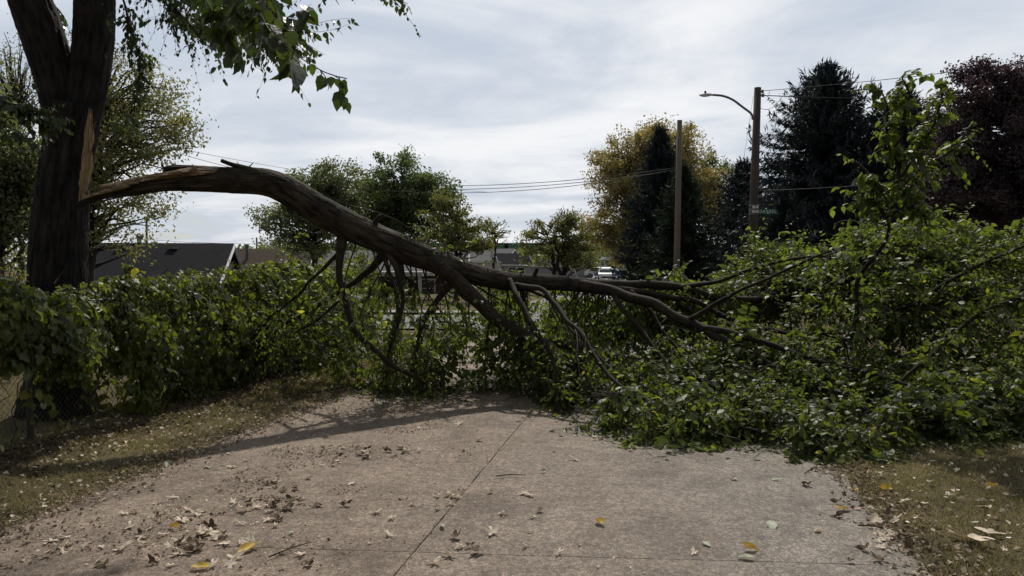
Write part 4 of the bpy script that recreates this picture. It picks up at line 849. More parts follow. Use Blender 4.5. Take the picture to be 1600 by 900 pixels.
leaf_tree('golden_tree', 'tall golden leaved tree rising behind the two dark spruces', 985, 62, 188,
          [(1000, 225, 55, 36, .9), (965, 275, 50, 45, 1), (1020, 290, 70, 70, .9), (950, 345, 40, 50, .9), (1092, 300, 44, 48, 1.4), (985, 375, 55, 35, .8), (1050, 240, 50, 45, 1)], M['leafgold'], 380, 120, .21, 109, .3, spread=.5)
leaf_tree('small_dark_tree', 'small dark broadleaf crown peeking above the conifers between the two poles', 1122, 66, 236,
          [(1122, 256, 24, 18, 1), (1128, 320, 40, 50, 1)], M['leafdark'], 80, 70, .22, 110, .2, spread=.4)
leaf_tree('purple_tree', 'big purple-black leaved tree at the right edge behind the wires', 1600, 27, 75,
          [(1545, 190, 88, 95, 1.2), (1600, 140, 80, 60, 1), (1525, 275, 88, 75, 1.1), (1600, 300, 90, 80, 1), (1690, 220, 90, 110, .6)], M['leafpurple'], 420, 210, .12, 111, .3, spread=.36)
conifer('spruce', 'tall narrow dark spruce just left of the shorter grey pole', 1030, 52, 203, 84, 440, M['needle'], 201, 420, .3, ragged=.25)
conifer('spruce', 'wider greener spruce right behind the shorter grey pole', 1066, 44, 262, 86, 440, M['needleb'], 202, 380, .35, 28, ragged=.25)
conifer('spruce', 'tallest ragged spruce with a pointed bare tip, right of the street lamp pole', 1288, 42, 108, 235, 440, M['needle'], 203, 980, .45, 34, ragged=.6)
conifer('spruce', 'shorter dark spruce half hidden behind the street lamp pole', 1160, 50, 255, 150, 440, M['needle'], 204, 380, .5, 26, ragged=.5)
conifer('spruce', 'dark spruce filling the gap between the tallest spruce and the purple tree', 1408, 40, 150, 215, 440, M['needle'], 205, 760, .45, 30, ragged=.5)
conifer('spruce', 'dark spruce behind the purple tree at the far right', 1530, 46, 240, 165, 440, M['needle'], 206, 400, .45, 24, ragged=.5)
conifer('spruce', 'low dark spruce just right of the street lamp pole, under the tallest spruce', 1222, 38, 300, 120, 440, M['needle'], 208, 380, .45, 28, ragged=.5)
conifer('spruce', 'low dark spruce right of the tallest spruce, behind the upright leafy shoot', 1345, 37, 290, 120, 440, M['needle'], 209, 380, .45, 28, ragged=.5)
conifer('spruce', 'low dark spruce under the left side of the purple tree', 1470, 36, 300, 130, 440, M['needle'], 210, 380, .45, 28, ragged=.5)
conifer('small_conifer', 'small pointed conifer beside the far white cottage', 791, 120, 382, 18, 415, M['needleb'], 207, 120, .3, 16)
# far wooded skyline
r = rng(300); Lf = MB(); n = 26000
xa = r.uniform(-260, 260, n); ya = r.uniform(225, 245, n); tz = 4.2 + 4.5 * vnoise(xa * .05, 3) + 1.5 * vnoise(xa * .3, 8)
za = gz(0, 230) + tz * r.uniform(0, 1, n) ** .8; far = np.column_stack([xa, ya, za])
leaves(Lf, far, r.normal(0, 1, (n, 3)), r.normal(0, 1, (n, 3)), r.uniform(.8, 1.6, n), T_diamond(.45), r)
tag(Lf.build('distant_wood', M['leafgrey']), kind='stuff')

# ------------------------------------------------------------------ houses
def shingle(name, c):
    return plain(name, c, .95, .3, 3, .6, 40, spec=.08, stretch=(1.2, 6, 12))
M['roofdark'] = shingle('charcoal_shingles', (.02, .02, .024)); M['roofbrown'] = shingle('brown_shingles', (.085, .065, .052)); M['roofgrey'] = shingle('grey_shingles', (.16, .16, .165))
M['siding'] = plain('white_siding', (.55, .56, .58), .6, .05, 2, .3, 14, stretch=(.1, .1, 6)); M['wallgrey'] = plain('grey_siding', (.30, .30, .31), .7, .06, 2, .3, 14, stretch=(.1, .1, 6))
M['brick'] = plain('dark_brick', (.10, .06, .05), .85, .35, 12, .3, 30, stretch=(1, 1, 3))
def house(name, label, c, yaw, w_, d_, wall_h, ridge_h, roofm, wallm, windows=(), doors=(), over=.35, pipes=(), vents=(), parts=None, cat='house'):
    t = thing(name, label, cat, tuple(c), yaw); x, y = w_ / 2, d_ / 2; mb = MB()
    V = [(-x, -y, -.3), (x, -y, -.3), (x, y, -.3), (-x, y, -.3), (-x, -y, wall_h), (x, -y, wall_h), (x, y, wall_h), (-x, y, wall_h), (-x, 0, ridge_h - .06), (x, 0, ridge_h - .06)]
    mb.add(V, [[[0, 1, 5, 4], [2, 3, 7, 6]], [[1, 2, 6, 9, 5], [3, 0, 4, 8, 7]]]); mb.build('wall', wallm, t)
    mb = MB(); sl = (ridge_h - wall_h) / y; xo = x + over; yo = y + over; ze = wall_h - sl * over; th = .09
    for sy in (-1, 1):
        a = [(-xo, sy * yo, ze), (xo, sy * yo, ze), (xo, 0, ridge_h), (-xo, 0, ridge_h)]; b = [(p[0], p[1], p[2] + th) for p in a]
        f = [[0, 1, 2, 3], [7, 6, 5, 4], [0, 4, 5, 1], [1, 5, 6, 2], [3, 2, 6, 7], [0, 3, 7, 4]]
        if sy > 0: f = [g_[::-1] for g_ in f]
        mb.add(a + b, [f])
    roof = mb.build('roof', roofm, t)
    mb = MB()
    for sx in (-1, 1):
        for sy in (-1, 1):
            p0 = np.array([sx * (xo + .012), sy * yo, ze - .05]); p1 = np.array([sx * (xo + .012), 0, ridge_h - .05]); tube(mb, [p0, p1], [.085, .085], 4)
    for sy in (-1, 1): mb.box((0, sy * (yo + .02), ze), (2 * xo, .03, .16))
    mb.build('trim', M['white'], t)
    for (wx, wz, ww, wh, face) in windows:
        f, g_ = MB(), MB()
        def put(m__, ax_, az_, sx_, sz_, proud):
            if face == 'front': m__.box((ax_, -y - proud, az_), (sx_, .06, sz_))
            else: m__.box((x + proud, ax_, az_), (.06, sx_, sz_))
        for e in (-1, 1): put(f, wx + e * ww / 2, wz, .09, wh + .09, .03); put(f, wx, wz + e * wh / 2, ww - .09, .09, .03)
        put(f, wx, wz, ww - .1, .05, .03); fo = f.build('window', M['white'], t); put(g_, wx, wz, ww - .06, wh - .06, .004); g_.build('pane', M['glass'], fo)
    for (dx, dw) in doors:
        mb = MB(); mb.box((dx, -y - .02, 1.0), (dw, .07, 2.05)); dd = mb.build('door', M['white'], t)
    for (px_, py_, h_, rr_) in pipes:
        mb = MB(); zr = ridge_h - abs(py_) * sl; tube(mb, [(px_, py_, zr - .1), (px_, py_, zr + h_)], [rr_, rr_], 10); tube(mb, [(px_, py_, zr + h_ - .02), (px_, py_, zr + h_ + .07)], [rr_ * 1.5, rr_ * 1.5], 10); mb.build('flue_pipe', M['metal'], roof)
    for (px_, py_) in vents:
        mb = MB(); zr = ridge_h - abs(py_) * sl; mb.box((px_, py_, zr + .16), (.42, .38, .14)); mb.build('roof_vent', M['metal'], roof)
    return t
hA = P(258, 415, 37)
zA = -1.95
house('bungalow', 'white bungalow with a long charcoal shingle roof just beyond the vine fence', (hA[0] - .7, 37, zA), R(9), 6.9, 6.6, 2.75, 4.55, M['roofdark'], M['siding'], windows=[(-1.5, 1.5, 1, 1.1, 'front')], pipes=[(-.55, .15, .45, .1)], vents=[(-1.1, -.55), (1.2, -.55)], over=.4)
hB = P(425, 415, 46)
house('bungalow', 'low house with a brown roof and thin white pipe, beyond the charcoal roofed bungalow', (hB[0], 46, -1.95), R(7), 4.2, 7, 2.6, 4.45, M['roofbrown'], M['siding'], pipes=[(-1.2, -1.2, .9, .09)], over=.35)
tC = house('porch_house', 'dark brick house with a grey roof and white columned porch seen under the arching limb', (P(618, 415, 54)[0], 54, -1.35), R(4), 9.5, 7, 2.5, 3.9, M['roofgrey'], M['brick'], windows=[(2.4, 1.45, .9, 1.2, 'front'), (3.9, 1.45, .6, 1.2, 'front')], doors=[(.6, .95)])
mb = MB(); mb.box((-.1, -5.0, 2.42), (4.6, 3.0, .28)); mb.build('porch_roof', M['white'], tC)
for cx in (-2.2, -.7, 0.8, 2.0):
    mb = MB(); mb.box((cx, -6.3, 1.0), (.2, .2, 2.55)); mb.build('column', M['white'], tC)
mb = MB(); 
for k in range(16): mb.box((-3 + k * .28, -6.28, .35), (.05, .05, .8))
mb.box((-.9, -6.28, .78), (4.3, .07, .07)); mb.build('porch_railing', M['white'], tC)
house('cottage', 'small white cottage with a dark roof, far off above the limb in mid-frame', (P(770, 415, 100)[0], 100, 0.0), R(-20), 5.5, 6, 2.2, 3.7, M['roofgrey'], M['siding'], over=.3)
house('cottage', 'small grey cottage with a dark window, gable to the street, beside the far white cottage', (P(800, 415, 93)[0], 93, -.1), R(14), 3.6, 4.2, 1.9, 3.1, M['roofdark'], M['wallgrey'], windows=[(0, 1.1, 2.0, .8, 'front')], over=.25)
house('long_shed', 'long low dark building with a pale roof edge, behind the low spreading tree', (P(865, 415, 112)[0], 112, .1), R(0), 10, 5, 1.5, 2.2, M['roofdark'], M['wallgrey'])
house('grey_house', 'pale grey roofed house between the limb and the brown roofed house', (P(545, 415, 62)[0], 62, -1.6), R(-8), 7, 7, 2.5, 4.3, M['roofgrey'], M['wallgrey'], windows=[(1.5, 1.4, 1, 1, 'front')])
# warehouse far away
M['greenroof'] = plain('green_metal_roof', (.05, .19, .14), .5, .1, 1, 0); M['whitewall'] = plain('warehouse_wall', (.45, .48, .52), .7, .05, 1, 0)
t = thing('warehouse', 'very wide distant warehouse with a pale wall and green roof band on the skyline', 'warehouse', (P(740, 415, 330)[0], 330, .5))
mb = MB(); mb.box((0, 0, 3.8), (150, 40, 7.6)); mb.build('wall', M['whitewall'], t); mb = MB(); mb.box((0, 0, 8.9), (152, 42, 2.6)); mb.build('roof_band', M['greenroof'], t)
# carport
t = thing('carport', 'open carport with a flat white roof on posts behind the parked cars', 'carport', (P(956, 415, 116)[0], 116, .15))
mb = MB(); mb.box((0, 0, 2.45), (2.9 * 1.1, 5, .22)); mb.box((0, 0, 2.62), (2.6, 4.6, .14)); mb.build('roof', M['white'], t)
for sx in (-1.4, 1.4):
    for sy in (-2.2, 2.2): mb = MB(); mb.box((sx, sy, 1.17), (.12, .12, 2.35)); mb.build('post', M['white'], t)
# cars
def car(label, c, yaw, paint, h=1.5, L_=4.4, w_=1.8, group='cars parked at the end of the side road'):
    t = thing('parked_car', label, 'car', tuple(c), yaw, group)
    prof = np.array([(-.5, .22), (-.5, .42), (-.47, .55), (-.28, .62), (-.13, .95), (.0, 1.0), (.26, .98), (.40, .68), (.49, .60), (.5, .25)]) * [L_, h]
    n = len(prof); hw = np.array([.42, .46, .48, .48, .38, .37, .37, .46, .46, .44]) * w_; V = []
    for sx in (-1, 1):
        for (a, b), q in zip(prof, hw): V.append((sx * q, a, b))
    i = np.arange(n - 1); q = np.stack([i, i + 1, n + i + 1, n + i], 1); mb = MB(); mb.add(V, [q, [[n - 1, 0, n, 2 * n - 1]], [list(range(n))[::-1], [n + k for k in range(n)]]])
    body = mb.build('body', paint, t)
    bv = body.modifiers.new('bevel', 'BEVEL'); bv.width = .05; bv.segments = 2
    mb = MB(); a, b = prof[3], prof[4]; mb.add([(-.42 * w_, a[0] - .015, a[1] + .03), (.42 * w_, a[0] - .015, a[1] + .03), (.34 * w_, b[0] - .03, b[1] - .04), (-.34 * w_, b[0] - .03, b[1] - .04)], [[[0, 1, 2, 3]]]); mb.build('windscreen', M['glass'], t)
    for sx in (-1, 1):
        mb = MB(); z1, z2 = .64 * h, .93 * h; P_ = [(-.24 * L_, z1), (.36 * L_, z1), (.25 * L_, z2), (-.12 * L_, z2)]
        mb.add([(sx * (w_ * (.475 if z < .7 * h else .392)), y_, z) for y_, z in P_], [[[0, 1, 2, 3]]]); mb.build('side_window', M['glass'], t)
        mb = MB(); mb.box((sx * w_ * .34, -L_ * .497, .47 * h), (.34, .06, .14)); mb.build('headlight', M['lamp'], t)
        for sy in (-.31, .31):
            mb = MB(); tube(mb, [(sx * w_ * .36, sy * L_, .32), (sx * w_ * .5, sy * L_, .32)], [.32, .32], 20); wo = mb.build('wheel', M['rubber'], t)
            mb = MB(); tube(mb, [(sx * w_ * .49, sy * L_, .32), (sx * w_ * .515, sy * L_, .32)], [.19, .19], 12); mb.build('rim', M['metal'], wo)
    mb = MB(); mb.box((0, -L_ * .5, .32 * h), (w_ * .6, .05, .16)); mb.build('grille', M['rubber'], t)
    return t
M['rubber'] = plain('rubber', (.015, .015, .016), .8, .1, 4, 0); M['lamp'] = plain('lamp_glass', (.6, .6, .58), .15, .05, 4, 0)
M['carwhite'] = plain('white_car_paint', (.75, .76, .78), .25, .02, 2, 0); M['carblue'] = plain('blue_car_paint', (.05, .12, .28), .25, .05, 2, 0); M['carred'] = plain('red_car_paint', (.3, .03, .03), .3, .05, 2, 0)
car('white car facing the camera, nearest of the cars parked down the side road', (P(947, 415, 84)[0], 84, gz(10, 84) + .1), R(-6), M['carwhite'], 1.6)
car('blue car parked side-on in front of the open carport', (P(955, 415, 104)[0], 104, gz(12, 104) + .1), R(70), M['carblue'], 1.45)
car('white vehicle mostly hidden left of the blue car', (P(938, 415, 108)[0], 108, gz(12, 108) + .1), R(80), M['carwhite'], 1.5)

# ------------------------------------------------------------------ poles, lamp, sign, wires
def pole(label, base, top, r0, r1, mat, name='utility_pole'):
    t = thing(name, label, 'pole', tuple(base)); mb = MB(); q = np.array(top) - np.array(base); tube(mb, [(0, 0, -.3), q * .5, q], [r0, (r0 + r1) / 2, r1], 20, rough=.02, ridge=14); mb.build('shaft', mat, t, True); return t
b1 = P(1056, 480, 32); b1[2] = gz(b1[0], 32)
pole('shorter bare grey pole without a lamp, left of the street lamp pole', b1, P(1062, 188, 32), .145, .105, M['woodg'])
DP = 31.0
b2 = P(1172, 488, DP); b2[2] = gz(b2[0], DP); top2 = P(1184, 137, DP)
tp = pole('taller dark brown pole leaning slightly right that carries the street lamp and street sign', b2, top2, .20, .135, M['wood'])
lab = np.array(b2)
def onpole(py): f = (py - 488) / (137 - 488); return P(1172 + 12 * f, py, DP)
for yv in (321, 327, 330, 334):
    mb = MB(); c = onpole(yv) - lab; tube(mb, [c - [0, 0, .03], c + [0, 0, .03]], [.185, .185], 18); mb.build('metal_band', M['metal'], tp)
for k, yv in enumerate((324, 331)):
    mb = MB(); c = onpole(yv) - lab; mb.box(c + [-.05, -.19, 0], (.12, .02, .1)); mb.box(c + [.09, -.185, 0], (.1, .02, .09)); mb.build('number_tag', M['white'], tp)
mb = MB(); c = onpole(143) - lab; tube(mb, [c, c + [.22, 0, 0]], [.03, .03], 8); tube(mb, [c + [.2, 0, -.06], c + [.2, 0, .06]], [.05, .05], 8); mb.build('insulator', M['metal'], tp)
mb = MB(); c = onpole(149) - lab; tube(mb, [c, c + [.26, 0, 0]], [.03, .03], 8); tube(mb, [c + [.22, 0, -.06], c + [.22, 0, .06]], [.06, .06], 8); mb.build('insulator', M['metal'], tp)
# street lamp
la = onpole(184); t = thing('street_lamp', 'grey street lamp on a long curved arm reaching left from the tall pole', 'street lamp', tuple(la))
mb = MB(); arm = [P(1176, 187, DP - .15), P(1174, 178, DP - .15), P(1160, 167, DP - .15), P(1145, 156, DP - .15), P(1130, 150, DP - .15), P(1112, 148, DP - .15)]
path(mb, [[*(a - la), .045] for a in arm], 10, .08); mb.build('arm', M['metal'], t, True)
mb = MB(); hd = [P(1113, 148, DP - .15) - la, P(1108, 148, DP - .15) - la, P(1100, 149, DP - .15) - la, P(1093, 149.5, DP - .15) - la]
C = catmull(np.array([[*hd[0], .06], [*hd[1], .1], [*hd[2], .12], [*hd[3], .05]]), 12); V0 = mb.n; tube(mb, C[:, :3], C[:, 3], 14); 
for v in mb.V: v[:, 2] = hd[1][2] + (v[:, 2] - hd[1][2]) * .6
mb.build('lamp_head', M['lampgrey'] if 'lampgrey' in M else M['white'], t, True)
mb = MB(); c = P(1102, 147, DP - .15) - la; tube(mb, [c, c + [0, 0, .12]], [.045, .04], 10); mb.build('photocell', M['rubber'], t)
# street sign
M['signgreen'] = plain('sign_green', (.01, .11, .085), .4, .05, 2, 0); sg = onpole(331) + [.19, -.12, 0]
t = thing('street_sign', 'small green street name sign reading DARREL on the tall pole', 'street sign', tuple(sg))
mb = MB(); mb.box((.34, 0, 0), (.70, .02, .20)); mb.build('blade', M['signgreen'], t)
mb = MB(); mb.box((-.02, .06, .0), (.05, .16, .16)); mb.build('bracket', M['metal'], t)
cu = bpy.data.curves.new('lettering', 'FONT'); cu.body = 'DARREL'; cu.size = .185; cu.extrude = .003; cu.align_x = 'CENTER'; cu.align_y = 'CENTER'; cu.space_character = 1.1
to = bpy.data.objects.new('lettering', cu); COL.objects.link(to); dg = bpy.context.evaluated_depsgraph_get(); me = bpy.data.meshes.new_from_object(to.evaluated_get(dg)); bpy.data.objects.remove(to)
me.materials.clear(); me.materials.append(M['white']); lo = bpy.data.objects.new('lettering', me); COL.objects.link(lo); lo.parent = t; lo.location = (.33, -.015, 0); lo.rotation_euler = (R(90), 0, 0)
def cable(label, a, b, sag=.3, rr=.012):
    t = np.linspace(0, 1, 30)[:, None]; A = np.array(a) * (1 - t) + np.array(b) * t; A[:, 2] -= sag * 4 * (t[:, 0] * (1 - t[:, 0])); mb = MB(); tube(mb, A, np.full(30, rr), 6)
    return tag(mb.build('power_cable', M['wire'], smooth=True), label, 'cable')
cable('thin top cable rising right from the tall pole towards the purple tree', onpole(142) + [.2, 0, 0], P(1720, 82, 26), .1)
cable('thick second cable running level to the right from the top of the tall pole', onpole(149) + [.22, 0, 0], P(1760, 150, 30), .15, .018)
cable('short slack cable drooping from the thick cable back to the pole', onpole(168) + [.1, 0, 0], P(1222, 151, 30.9), .25, .01)
cable('low cable crossing in front of the dark spruces at sign height', onpole(298) + [.15, 0, 0], P(1720, 252, 24), .15, .013)
cable('thin guy wire slanting down left from the lamp arm', P(1177, 150, DP), P(1160, 262, 34), .0, .006)
cable('cable coming in from the left over the low roofs to the grey pole', P(1058, 264, 32), P(200, 214, 36), 1.7, .013)
cable('lower of the paired cables left of the golden tree', P(1058, 266, 45), P(470, 282, 60), .9, .02)
cable('upper of the paired cables left of the golden tree', P(1058, 262, 45), P(470, 275, 60), .9, .02)
cable('thin cable crossing the clouds from the airy tree towards the rounded dark tree', P(150, 205, 40), P(760, 300, 60), .5, .012)
cable('faint cable crossing low above the charcoal roof', P(140, 366, 60), P(480, 380, 60), .3, .015)
# thin far mast poles
def mast(label, px, top, D, rr=.09, mat=M['wood']):
    b = P(px, 430, D); b[2] = gz(b[0], D); return pole(label, b, P(px, top, D), rr, rr * .8, mat)
mast('very distant thin pole left of the brown roof', 401, 371, 80, .1); mast('distant pole behind the airy tree above the charcoal roof', 229, 340, 60, .1)
# stakes and far fence on the right
for (px, y0, py, D, lx, lab_) in [(1068, 470, 408, 29, 0, 'pale thin stake standing beside the shorter grey pole'), (1134, 462, 405, 30, 11, 'pale stake leaning right, between the two poles'), (1120, 462, 425, 31, 4, 'grey wooden stake between the two poles, left of the leaning one')]:
    b = P(px, y0, D); b[2] = gz(b[0], D); e = P(px + lx, py, D); mb = MB(); tube(mb, [b, e], [.035, .03], 7); tag(mb.build('stake', M['woodg']), lab_, 'stake')
ff = thing('wire_fence', 'low wire fence with thin posts in front of the dark spruces', 'fence', (0, 0, 0))
for px in (993, 1025, 1045, 1078, 1100, 1125, 1160, 1200, 1240, 1280):
    b = P(px, 455, 36); b[2] = gz(b[0], 36); mb = MB(); tube(mb, [b, b + [0, 0, 1.15]], [.035, .035], 6); mb.build('post', M['galv'] if px % 2 else M['white'], ff)
a = P(990, 455, 36); b = P(1290, 455, 36); mb = MB()
for z_ in (1.1, .8, .5, .2): tube(mb, [[a[0], 36, gz(a[0], 36) + z_], [b[0], 36, gz(b[0], 36) + z_]], [.014, .014], 4)
mb.build('rail', M['galv'], ff)

# ------------------------------------------------------------------ fallen leaves
M['drycream'] = leaf_mat('dry_cream_leaf', [(.74, .63, .5), (.62, .52, .4), (.82, .73, .6)], trans=.15, rough=.7, under=1.1, tcol=(1, 1, .8), spec=.2)
M['drybrown'] = leaf_mat('dry_brown_leaf', [(.07, .05, .035), (.12, .085, .055), (.16, .11, .07)], trans=.08, rough=.75, under=1.3, tcol=(1, 1, .8), spec=.2)
M['drytan'] = leaf_mat('dry_tan_leaf', [(.10, .07, .045), (.3, .23, .16), (.55, .45, .34), (.16, .11, .07)], trans=.12, rough=.75, under=1.1, tcol=(1, 1, .8), spec=.2)
M['dryyellow'] = leaf_mat('yellow_leaf', [(.62, .42, .04), (.5, .36, .06)], trans=.2, rough=.5, under=1.0, tcol=(1.2, 1.1, .6))
M['paleback'] = leaf_mat('pale_leaf_back', [(.45, .48, .36), (.38, .42, .3)], trans=.2, rough=.5, under=1.0, tcol=(1.1, 1.2, .7))
def lobed(seed, dep=.5, curl=.5, n=28):
    r = rng(seed); a = np.linspace(-math.pi / 2, 1.5 * math.pi, n, endpoint=False); rad = .5 * (1 - dep * .5 + dep * .5 * np.cos(5 * (a - math.pi / 2) + .5 * np.sin(a * 2 + seed)) * (1 + .35 * r.normal(0, 1, n))) * (1 + .2 * np.sin(a * 3 + seed * 2))
    rad = np.maximum(rad, .13); x = np.cos(a) * rad; y = np.sin(a) * rad * 1.15
    ph = r.uniform(0, 6, 3); zf = lambda x, y: curl * (.55 * x * x * (1.4 + math.sin(ph[0])) + .45 * y * y + .16 * np.sin(x * 7 + ph[1]) * np.cos(y * 6 + ph[2]))
    xi, yi = x * .5, y * .5; V = np.vstack([[0, 0, 0], np.column_stack([xi, yi, zf(xi, yi)]), np.column_stack([x, y, zf(x, y)])]); V[:, 2] -= V[:, 2].min()
    k = np.arange(n); k2 = (k + 1) % n; return V, [np.stack([np.zeros(n, int), 1 + k, 1 + k2], 1), np.stack([1 + k, 1 + n + k, 1 + n + k2, 1 + k2], 1)]
def ovl(seed, curl=.4):
    r = rng(seed); n = 11; t = np.linspace(0, 1, n); w_ = .30 * np.sin(t ** .8 * math.pi) ** .8; V = []
    for i in range(n):
        for u in (-1, -.5, 0, .5, 1): V.append((u * w_[i], t[i] - .5, curl * (.9 * (u * w_[i]) ** 2 * 4 + .5 * (t[i] - .5) ** 2 + .05 * math.sin(9 * t[i] + seed + u))))
    V = np.array(V); V[:, 2] -= V[:, 2].min(); i = (np.arange(n - 1)[:, None] * 5 + np.arange(4)[None]).ravel(); return V, [np.stack([i, i + 1, i + 6, i + 5], 1)]
protos = {}
for nm, mk, mat in [('c0', lobed(1, .6, .3), 'drycream'), ('c1', lobed(2, .7, .55), 'drycream'), ('c2', lobed(3, .55, .9), 'drycream'), ('b0', lobed(4, .5, .5), 'drybrown'), ('b1', lobed(5, .4, .9), 'drybrown'), ('b2', lobed(6, .6, .35), 'drybrown'),
                    ('y0', ovl(1, .5), 'dryyellow'), ('y1', ovl(2, 1.0), 'dryyellow'), ('p0', ovl(3, .3), 'paleback'), ('p1', ovl(4, .8), 'paleback')]:
    mb = MB(); mb.add(*mk); me_o = mb.build('fallen_leaf', M[mat], smooth=True); protos[nm] = me_o.data; bpy.data.objects.remove(me_o)
r = rng(500)
LAB = {'c': ('pale cream dry lobed leaf lying on the driveway', 'pale cream leaves on the driveway'), 'b': ('curled dark brown dry leaf on the driveway', 'dark brown leaves on the driveway'), 'y': None, 'p': ('pale oval leaf lying underside up on the driveway', 'pale oval leaves on the driveway')}
def surf(x, y):
    s, t = dpar(x, y); return (.028 if -2.5 < t < 2.68 and s < 13 else float(lawn_z(np.array(x), np.array(y))) + .03)
def put_leaf(kind, x, y, size, label=None, group=None, tilt=.22):
    o = bpy.data.objects.new('fallen_leaf', protos[kind]); COL.objects.link(o); o.location = (x, y, surf(x, y)); o.rotation_euler = (r.normal(0, tilt), r.normal(0, tilt), r.uniform(0, 6.28)); o.scale = (size * r.uniform(.5, 1.1), size, size * r.uniform(.6, 1.3))
    s, t = dpar(x, y); on = abs(t) < 2.5
    if label is None:
        slot = ('left slab' if t < 0 else 'right slab') if on else ('left verge' if t < 0 else 'right grass'); py = HZ + CH * F / y; px = 800 + F * x / y
        if y > front(x) - .1 or px < 4 or px > 1596 or py > 896: bpy.data.objects.remove(o); return None
        band = 'nearest the camera' if py > 862 else 'a step from the camera' if py > 825 else 'halfway along' if py > 780 else 'beyond halfway' if py > 735 else 'towards the limb shadow' if py > 700 else 'by the fallen crown'
        big = size > .078; pend.append((kind[0], slot, band, big, px, o)); group = LAB[kind[0]][1]
    return tag(o, label, 'leaf', group)
pend = []
special = [('y0', 214, 658, .10, 'yellow leaf lying alone on the left grass below the vines'), ('y0', 1317, 797, .12, 'yellow leaf with a dark edge at the right edge of the driveway'), ('y1', 938, 819, .10, 'curled yellow and cream leaf on the driveway, near the middle bottom'),
           ('y0', 384, 861, .13, 'long flat yellow leaf on the driveway among the brown litter, bottom left'), ('y1', 272, 826, .08, 'small yellow leaf among the dark litter left on the driveway'), ('y1', 1385, 771, .09, 'bright yellow leaf on the right grass near the driveway edge'),
           ('y0', 1338, 768, .08, 'orange yellow leaf right on the seam of driveway and right grass'), ('y1', 1548, 765, .09, 'pale yellow leaf far right on the grass'), ('y0', 312, 889, .1, 'yellow leaf at the bottom edge of the picture on the left slab'),
           ('p0', 1206, 823, .10, 'long pale leaf on the right slab'), ('p0', 1165, 873, .09, 'pale leaf near the bottom cross joint on the right slab'), ('y1', 1172, 860, .10, 'pale yellow curled leaf just above the bottom cross joint'), ('y0', 1278, 831, .06, 'small upright yellow-green leaf on the right slab'),
           ('c1', 1520, 850, .22, 'largest pale lobed leaf lying on the right grass'), ('c0', 1545, 838, .14, 'pale torn leaf just above the largest leaf on the right grass'), ('y1', 250, 712, .05, 'tiny yellow leaf on the left grass verge')]
for kd, px, py, sz, lb in special:
    g_ = G(px, py, .02); put_leaf(kd, g_[0], g_[1], sz, lb, None, .12)
clusters = [(575, 707, 38, 6, 20, 'cb'), (440, 770, 26, 14, 16, 'b'), (410, 795, 40, 12, 16, 'bcc'), (330, 830, 60, 22, 34, 'ccb'), (120, 865, 45, 12, 14, 'c'), (300, 870, 40, 20, 18, 'ccb'), (700, 782, 20, 8, 6, 'c'), (1400, 835, 30, 24, 12, 'cb'), (1335, 775, 22, 22, 6, 'b'), (730, 850, 14, 10, 4, 'cb')]
cnt = 0
for px, py, sx, sy, n, kinds in clusters:
    for k in range(n):
        g_ = G(px + r.normal(0, sx), min(905, py + r.normal(0, sy)), .02); kk = kinds[int(r.integers(len(kinds)))] + str(int(r.integers(3))); put_leaf(kk, g_[0], g_[1], r.uniform(.05, .10), tilt=.35)
for k in range(165):
    px, py = r.uniform(0, 1420), 640 + 260 * r.uniform(0, 1) ** .9
    g_ = G(px, py, .02); s, t = dpar(g_[0], g_[1])
    if abs(t) > 2.5 or (t > .6 and r.uniform() < .62): continue
    kk = ('c', 'c', 'c', 'c', 'b', 'p')[int(r.integers(6))]; kk += str(int(r.integers(2))); put_leaf(kk, g_[0], g_[1], r.uniform(.04, .10))
for k in range(26):
    g_ = G(r.uniform(1330, 1600), r.uniform(700, 900), .02); put_leaf(('c', 'p', 'b')[int(r.integers(3))] + str(int(r.integers(2))), g_[0], g_[1], r.uniform(.05, .09))
ORD = ['leftmost', 'second', 'third', 'fourth', 'fifth', 'sixth', 'seventh', 'eighth', 'ninth', 'tenth', 'eleventh', 'twelfth', 'thirteenth', 'fourteenth', 'fifteenth', 'sixteenth', 'seventeenth', 'eighteenth', 'nineteenth', 'twentieth', 'twenty-first', 'twenty-second', 'twenty-third', 'twenty-fourth', 'twenty-fifth']
zones = {}
for q_ in pend: zones.setdefault(q_[:4], []).append(q_)
for (kd, slot, band, big), L_ in zones.items():
    L_.sort(key=lambda q_: q_[4]); nm = {'c': 'pale cream lobed leaf', 'b': 'curled brown leaf', 'p': 'pale oval leaf'}[kd]
    for i_, q_ in enumerate(L_): q_[5]['label'] = f"{'large' if big else 'small'} {nm} on {slot} {band}" + ('' if len(L_) == 1 else f", {ORD[i_]}" + ('' if i_ == 0 else ' from left'))
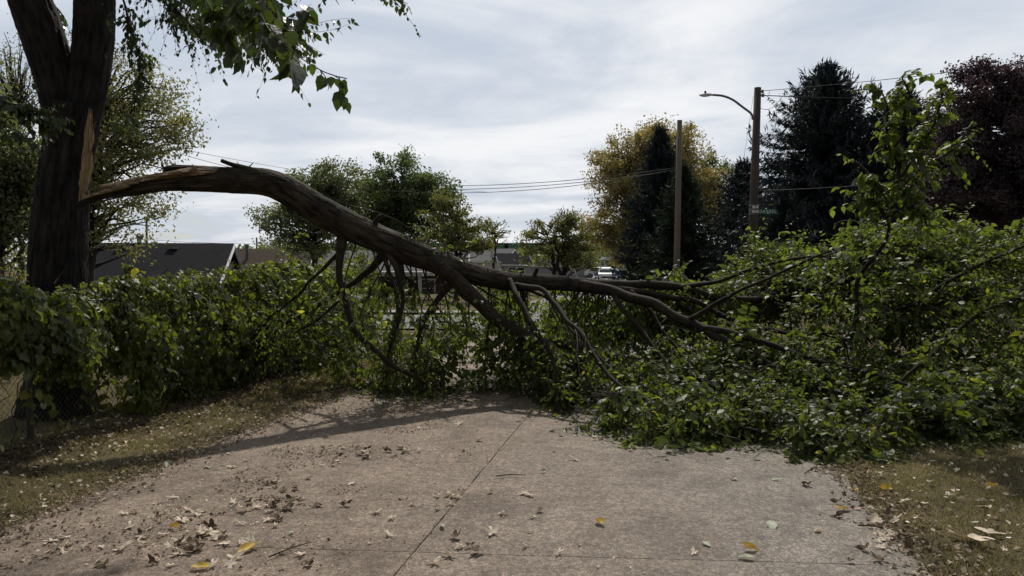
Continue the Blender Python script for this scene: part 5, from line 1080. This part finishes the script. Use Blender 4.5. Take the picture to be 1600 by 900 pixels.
# crumbs: small bits of litter nobody could count
def crumbs(name, pos, zz, size, mat, seed):
    r = rng(seed); n = len(pos); mb = MB(); p_ = np.column_stack([pos, zz]); leaves(mb, p_, np.column_stack([r.normal(0, 1, (n, 2)), r.normal(0, .25, n)]), np.column_stack([r.normal(0, .5, (n, 2)), np.ones(n)]), size, T_diamond(.38), r, 2); return tag(mb.build(name, mat), kind='stuff')
n = 6500; s = r.uniform(-1, 7, n); t = r.uniform(-2.5, 2.5, n); q = C0 + AX * s[:, None] + AN * t[:, None]; wt = vnoise(q[:, 0] * 1.6, q[:, 1] * 1.6) * np.interp(t, [-2.5, -.2, .3, 2.5], [1, .7, .28, .22]) ; kp = wt > r.uniform(.1, .8, n)
q = q[kp]; crumbs('leaf_litter', q, np.full(len(q), .027), r.uniform(.006, .026, len(q)), M['drycream'], 3)
n = 9000; s = r.uniform(-1, 8, n); t = -1.4 + r.normal(0, .5, n); q = C0 + AX * s[:, None] + AN * t[:, None]; kp = (vnoise(q[:, 0] * 2.6, q[:, 1] * 2.6) > .6) & (np.abs(t) < 2.45); q = q[kp]; crumbs('leaf_litter', q, np.full(len(q), .028), r.uniform(.008, .03, len(q)), M['drytan'], 4)
# along the seams and the foot of the fence
for kk, (tm, sd_, n, ls) in enumerate([(2.78, .12, 2600, .045), (-2.57, .15, 4500, .04), (0, .012, 1100, .014)]):
    s = r.uniform(-1, 7.5, n); t = tm + r.normal(0, sd_, n); q = C0 + AX * s[:, None] + AN * t[:, None]; z = np.where((t < 2.7) & (t > -2.5), .028 if kk < 2 else .012, lawn_z(q[:, 0], q[:, 1]) + .018); crumbs('leaf_litter', q, z, r.uniform(.3, 1.1, n) * ls, M['drybrown'] if kk == 2 else M['drytan'], 6 + kk)
n = 5000; s = r.uniform(0, FL, n); q = FA + FD * s[:, None] + FN * (.15 + np.abs(r.normal(0, .4, n)))[:, None]; crumbs('leaf_litter', q, lawn_z(q[:, 0], q[:, 1]) + .02, r.uniform(.02, .07, n), M['drybrown'], 12)
n = 2600; s = r.uniform(-1.5, 7, n); t = np.where(r.uniform(0, 1, n) < .5, r.uniform(2.6, 5.5, n), r.uniform(-4.5, -2.6, n)); q = C0 + AX * s[:, None] + AN * t[:, None]; crumbs('leaf_litter', q, lawn_z(q[:, 0], q[:, 1]) + .025, r.uniform(.015, .05, n), M['drycream'], 13)
# loose green leaves shed under the heap
n = 900; x = r.uniform(-2.5, 7.5, n); y = front(x) - np.abs(r.normal(0, .22, n)) + .12; sdv = dpar(x, y); mb = MB(); z = np.where(np.abs(sdv[1]) < 2.5, .03, lawn_z(x, y) + .03)
leaves(mb, np.column_stack([x, y, z]), np.column_stack([r.normal(0, 1, (n, 2)), r.normal(0.1, .15, n)]), np.column_stack([r.normal(0, .35, (n, 2)), np.where(r.uniform(0, 1, n) < .6, 1, -1)]), r.uniform(.03, .085, n), OV, r); tag(mb.build('shed_leaves', M['leaf']), kind='stuff')
# dry sticks on the slab
for (px, py, l, az, lb) in [(420, 872, .28, .9, 'short dry twig among the litter on the left slab, near the bottom'), (1340, 822, .2, -.5, 'thin dry twig near the right edge of the driveway'), (775, 745, .22, .1, 'curved dry twig beside a dark leaf right of the centre joint')]:
    g_ = G(px, py, .025); mb = MB(); d = np.array([math.cos(az), math.sin(az), 0]) * l; tube(mb, [g_ + [0, 0, .006], g_ + d * .5 + [0, 0, .015], g_ + d + [0, 0, .008]], [.004, .004, .002], 6); tag(mb.build('twig', M['twig']), lb, 'twig')
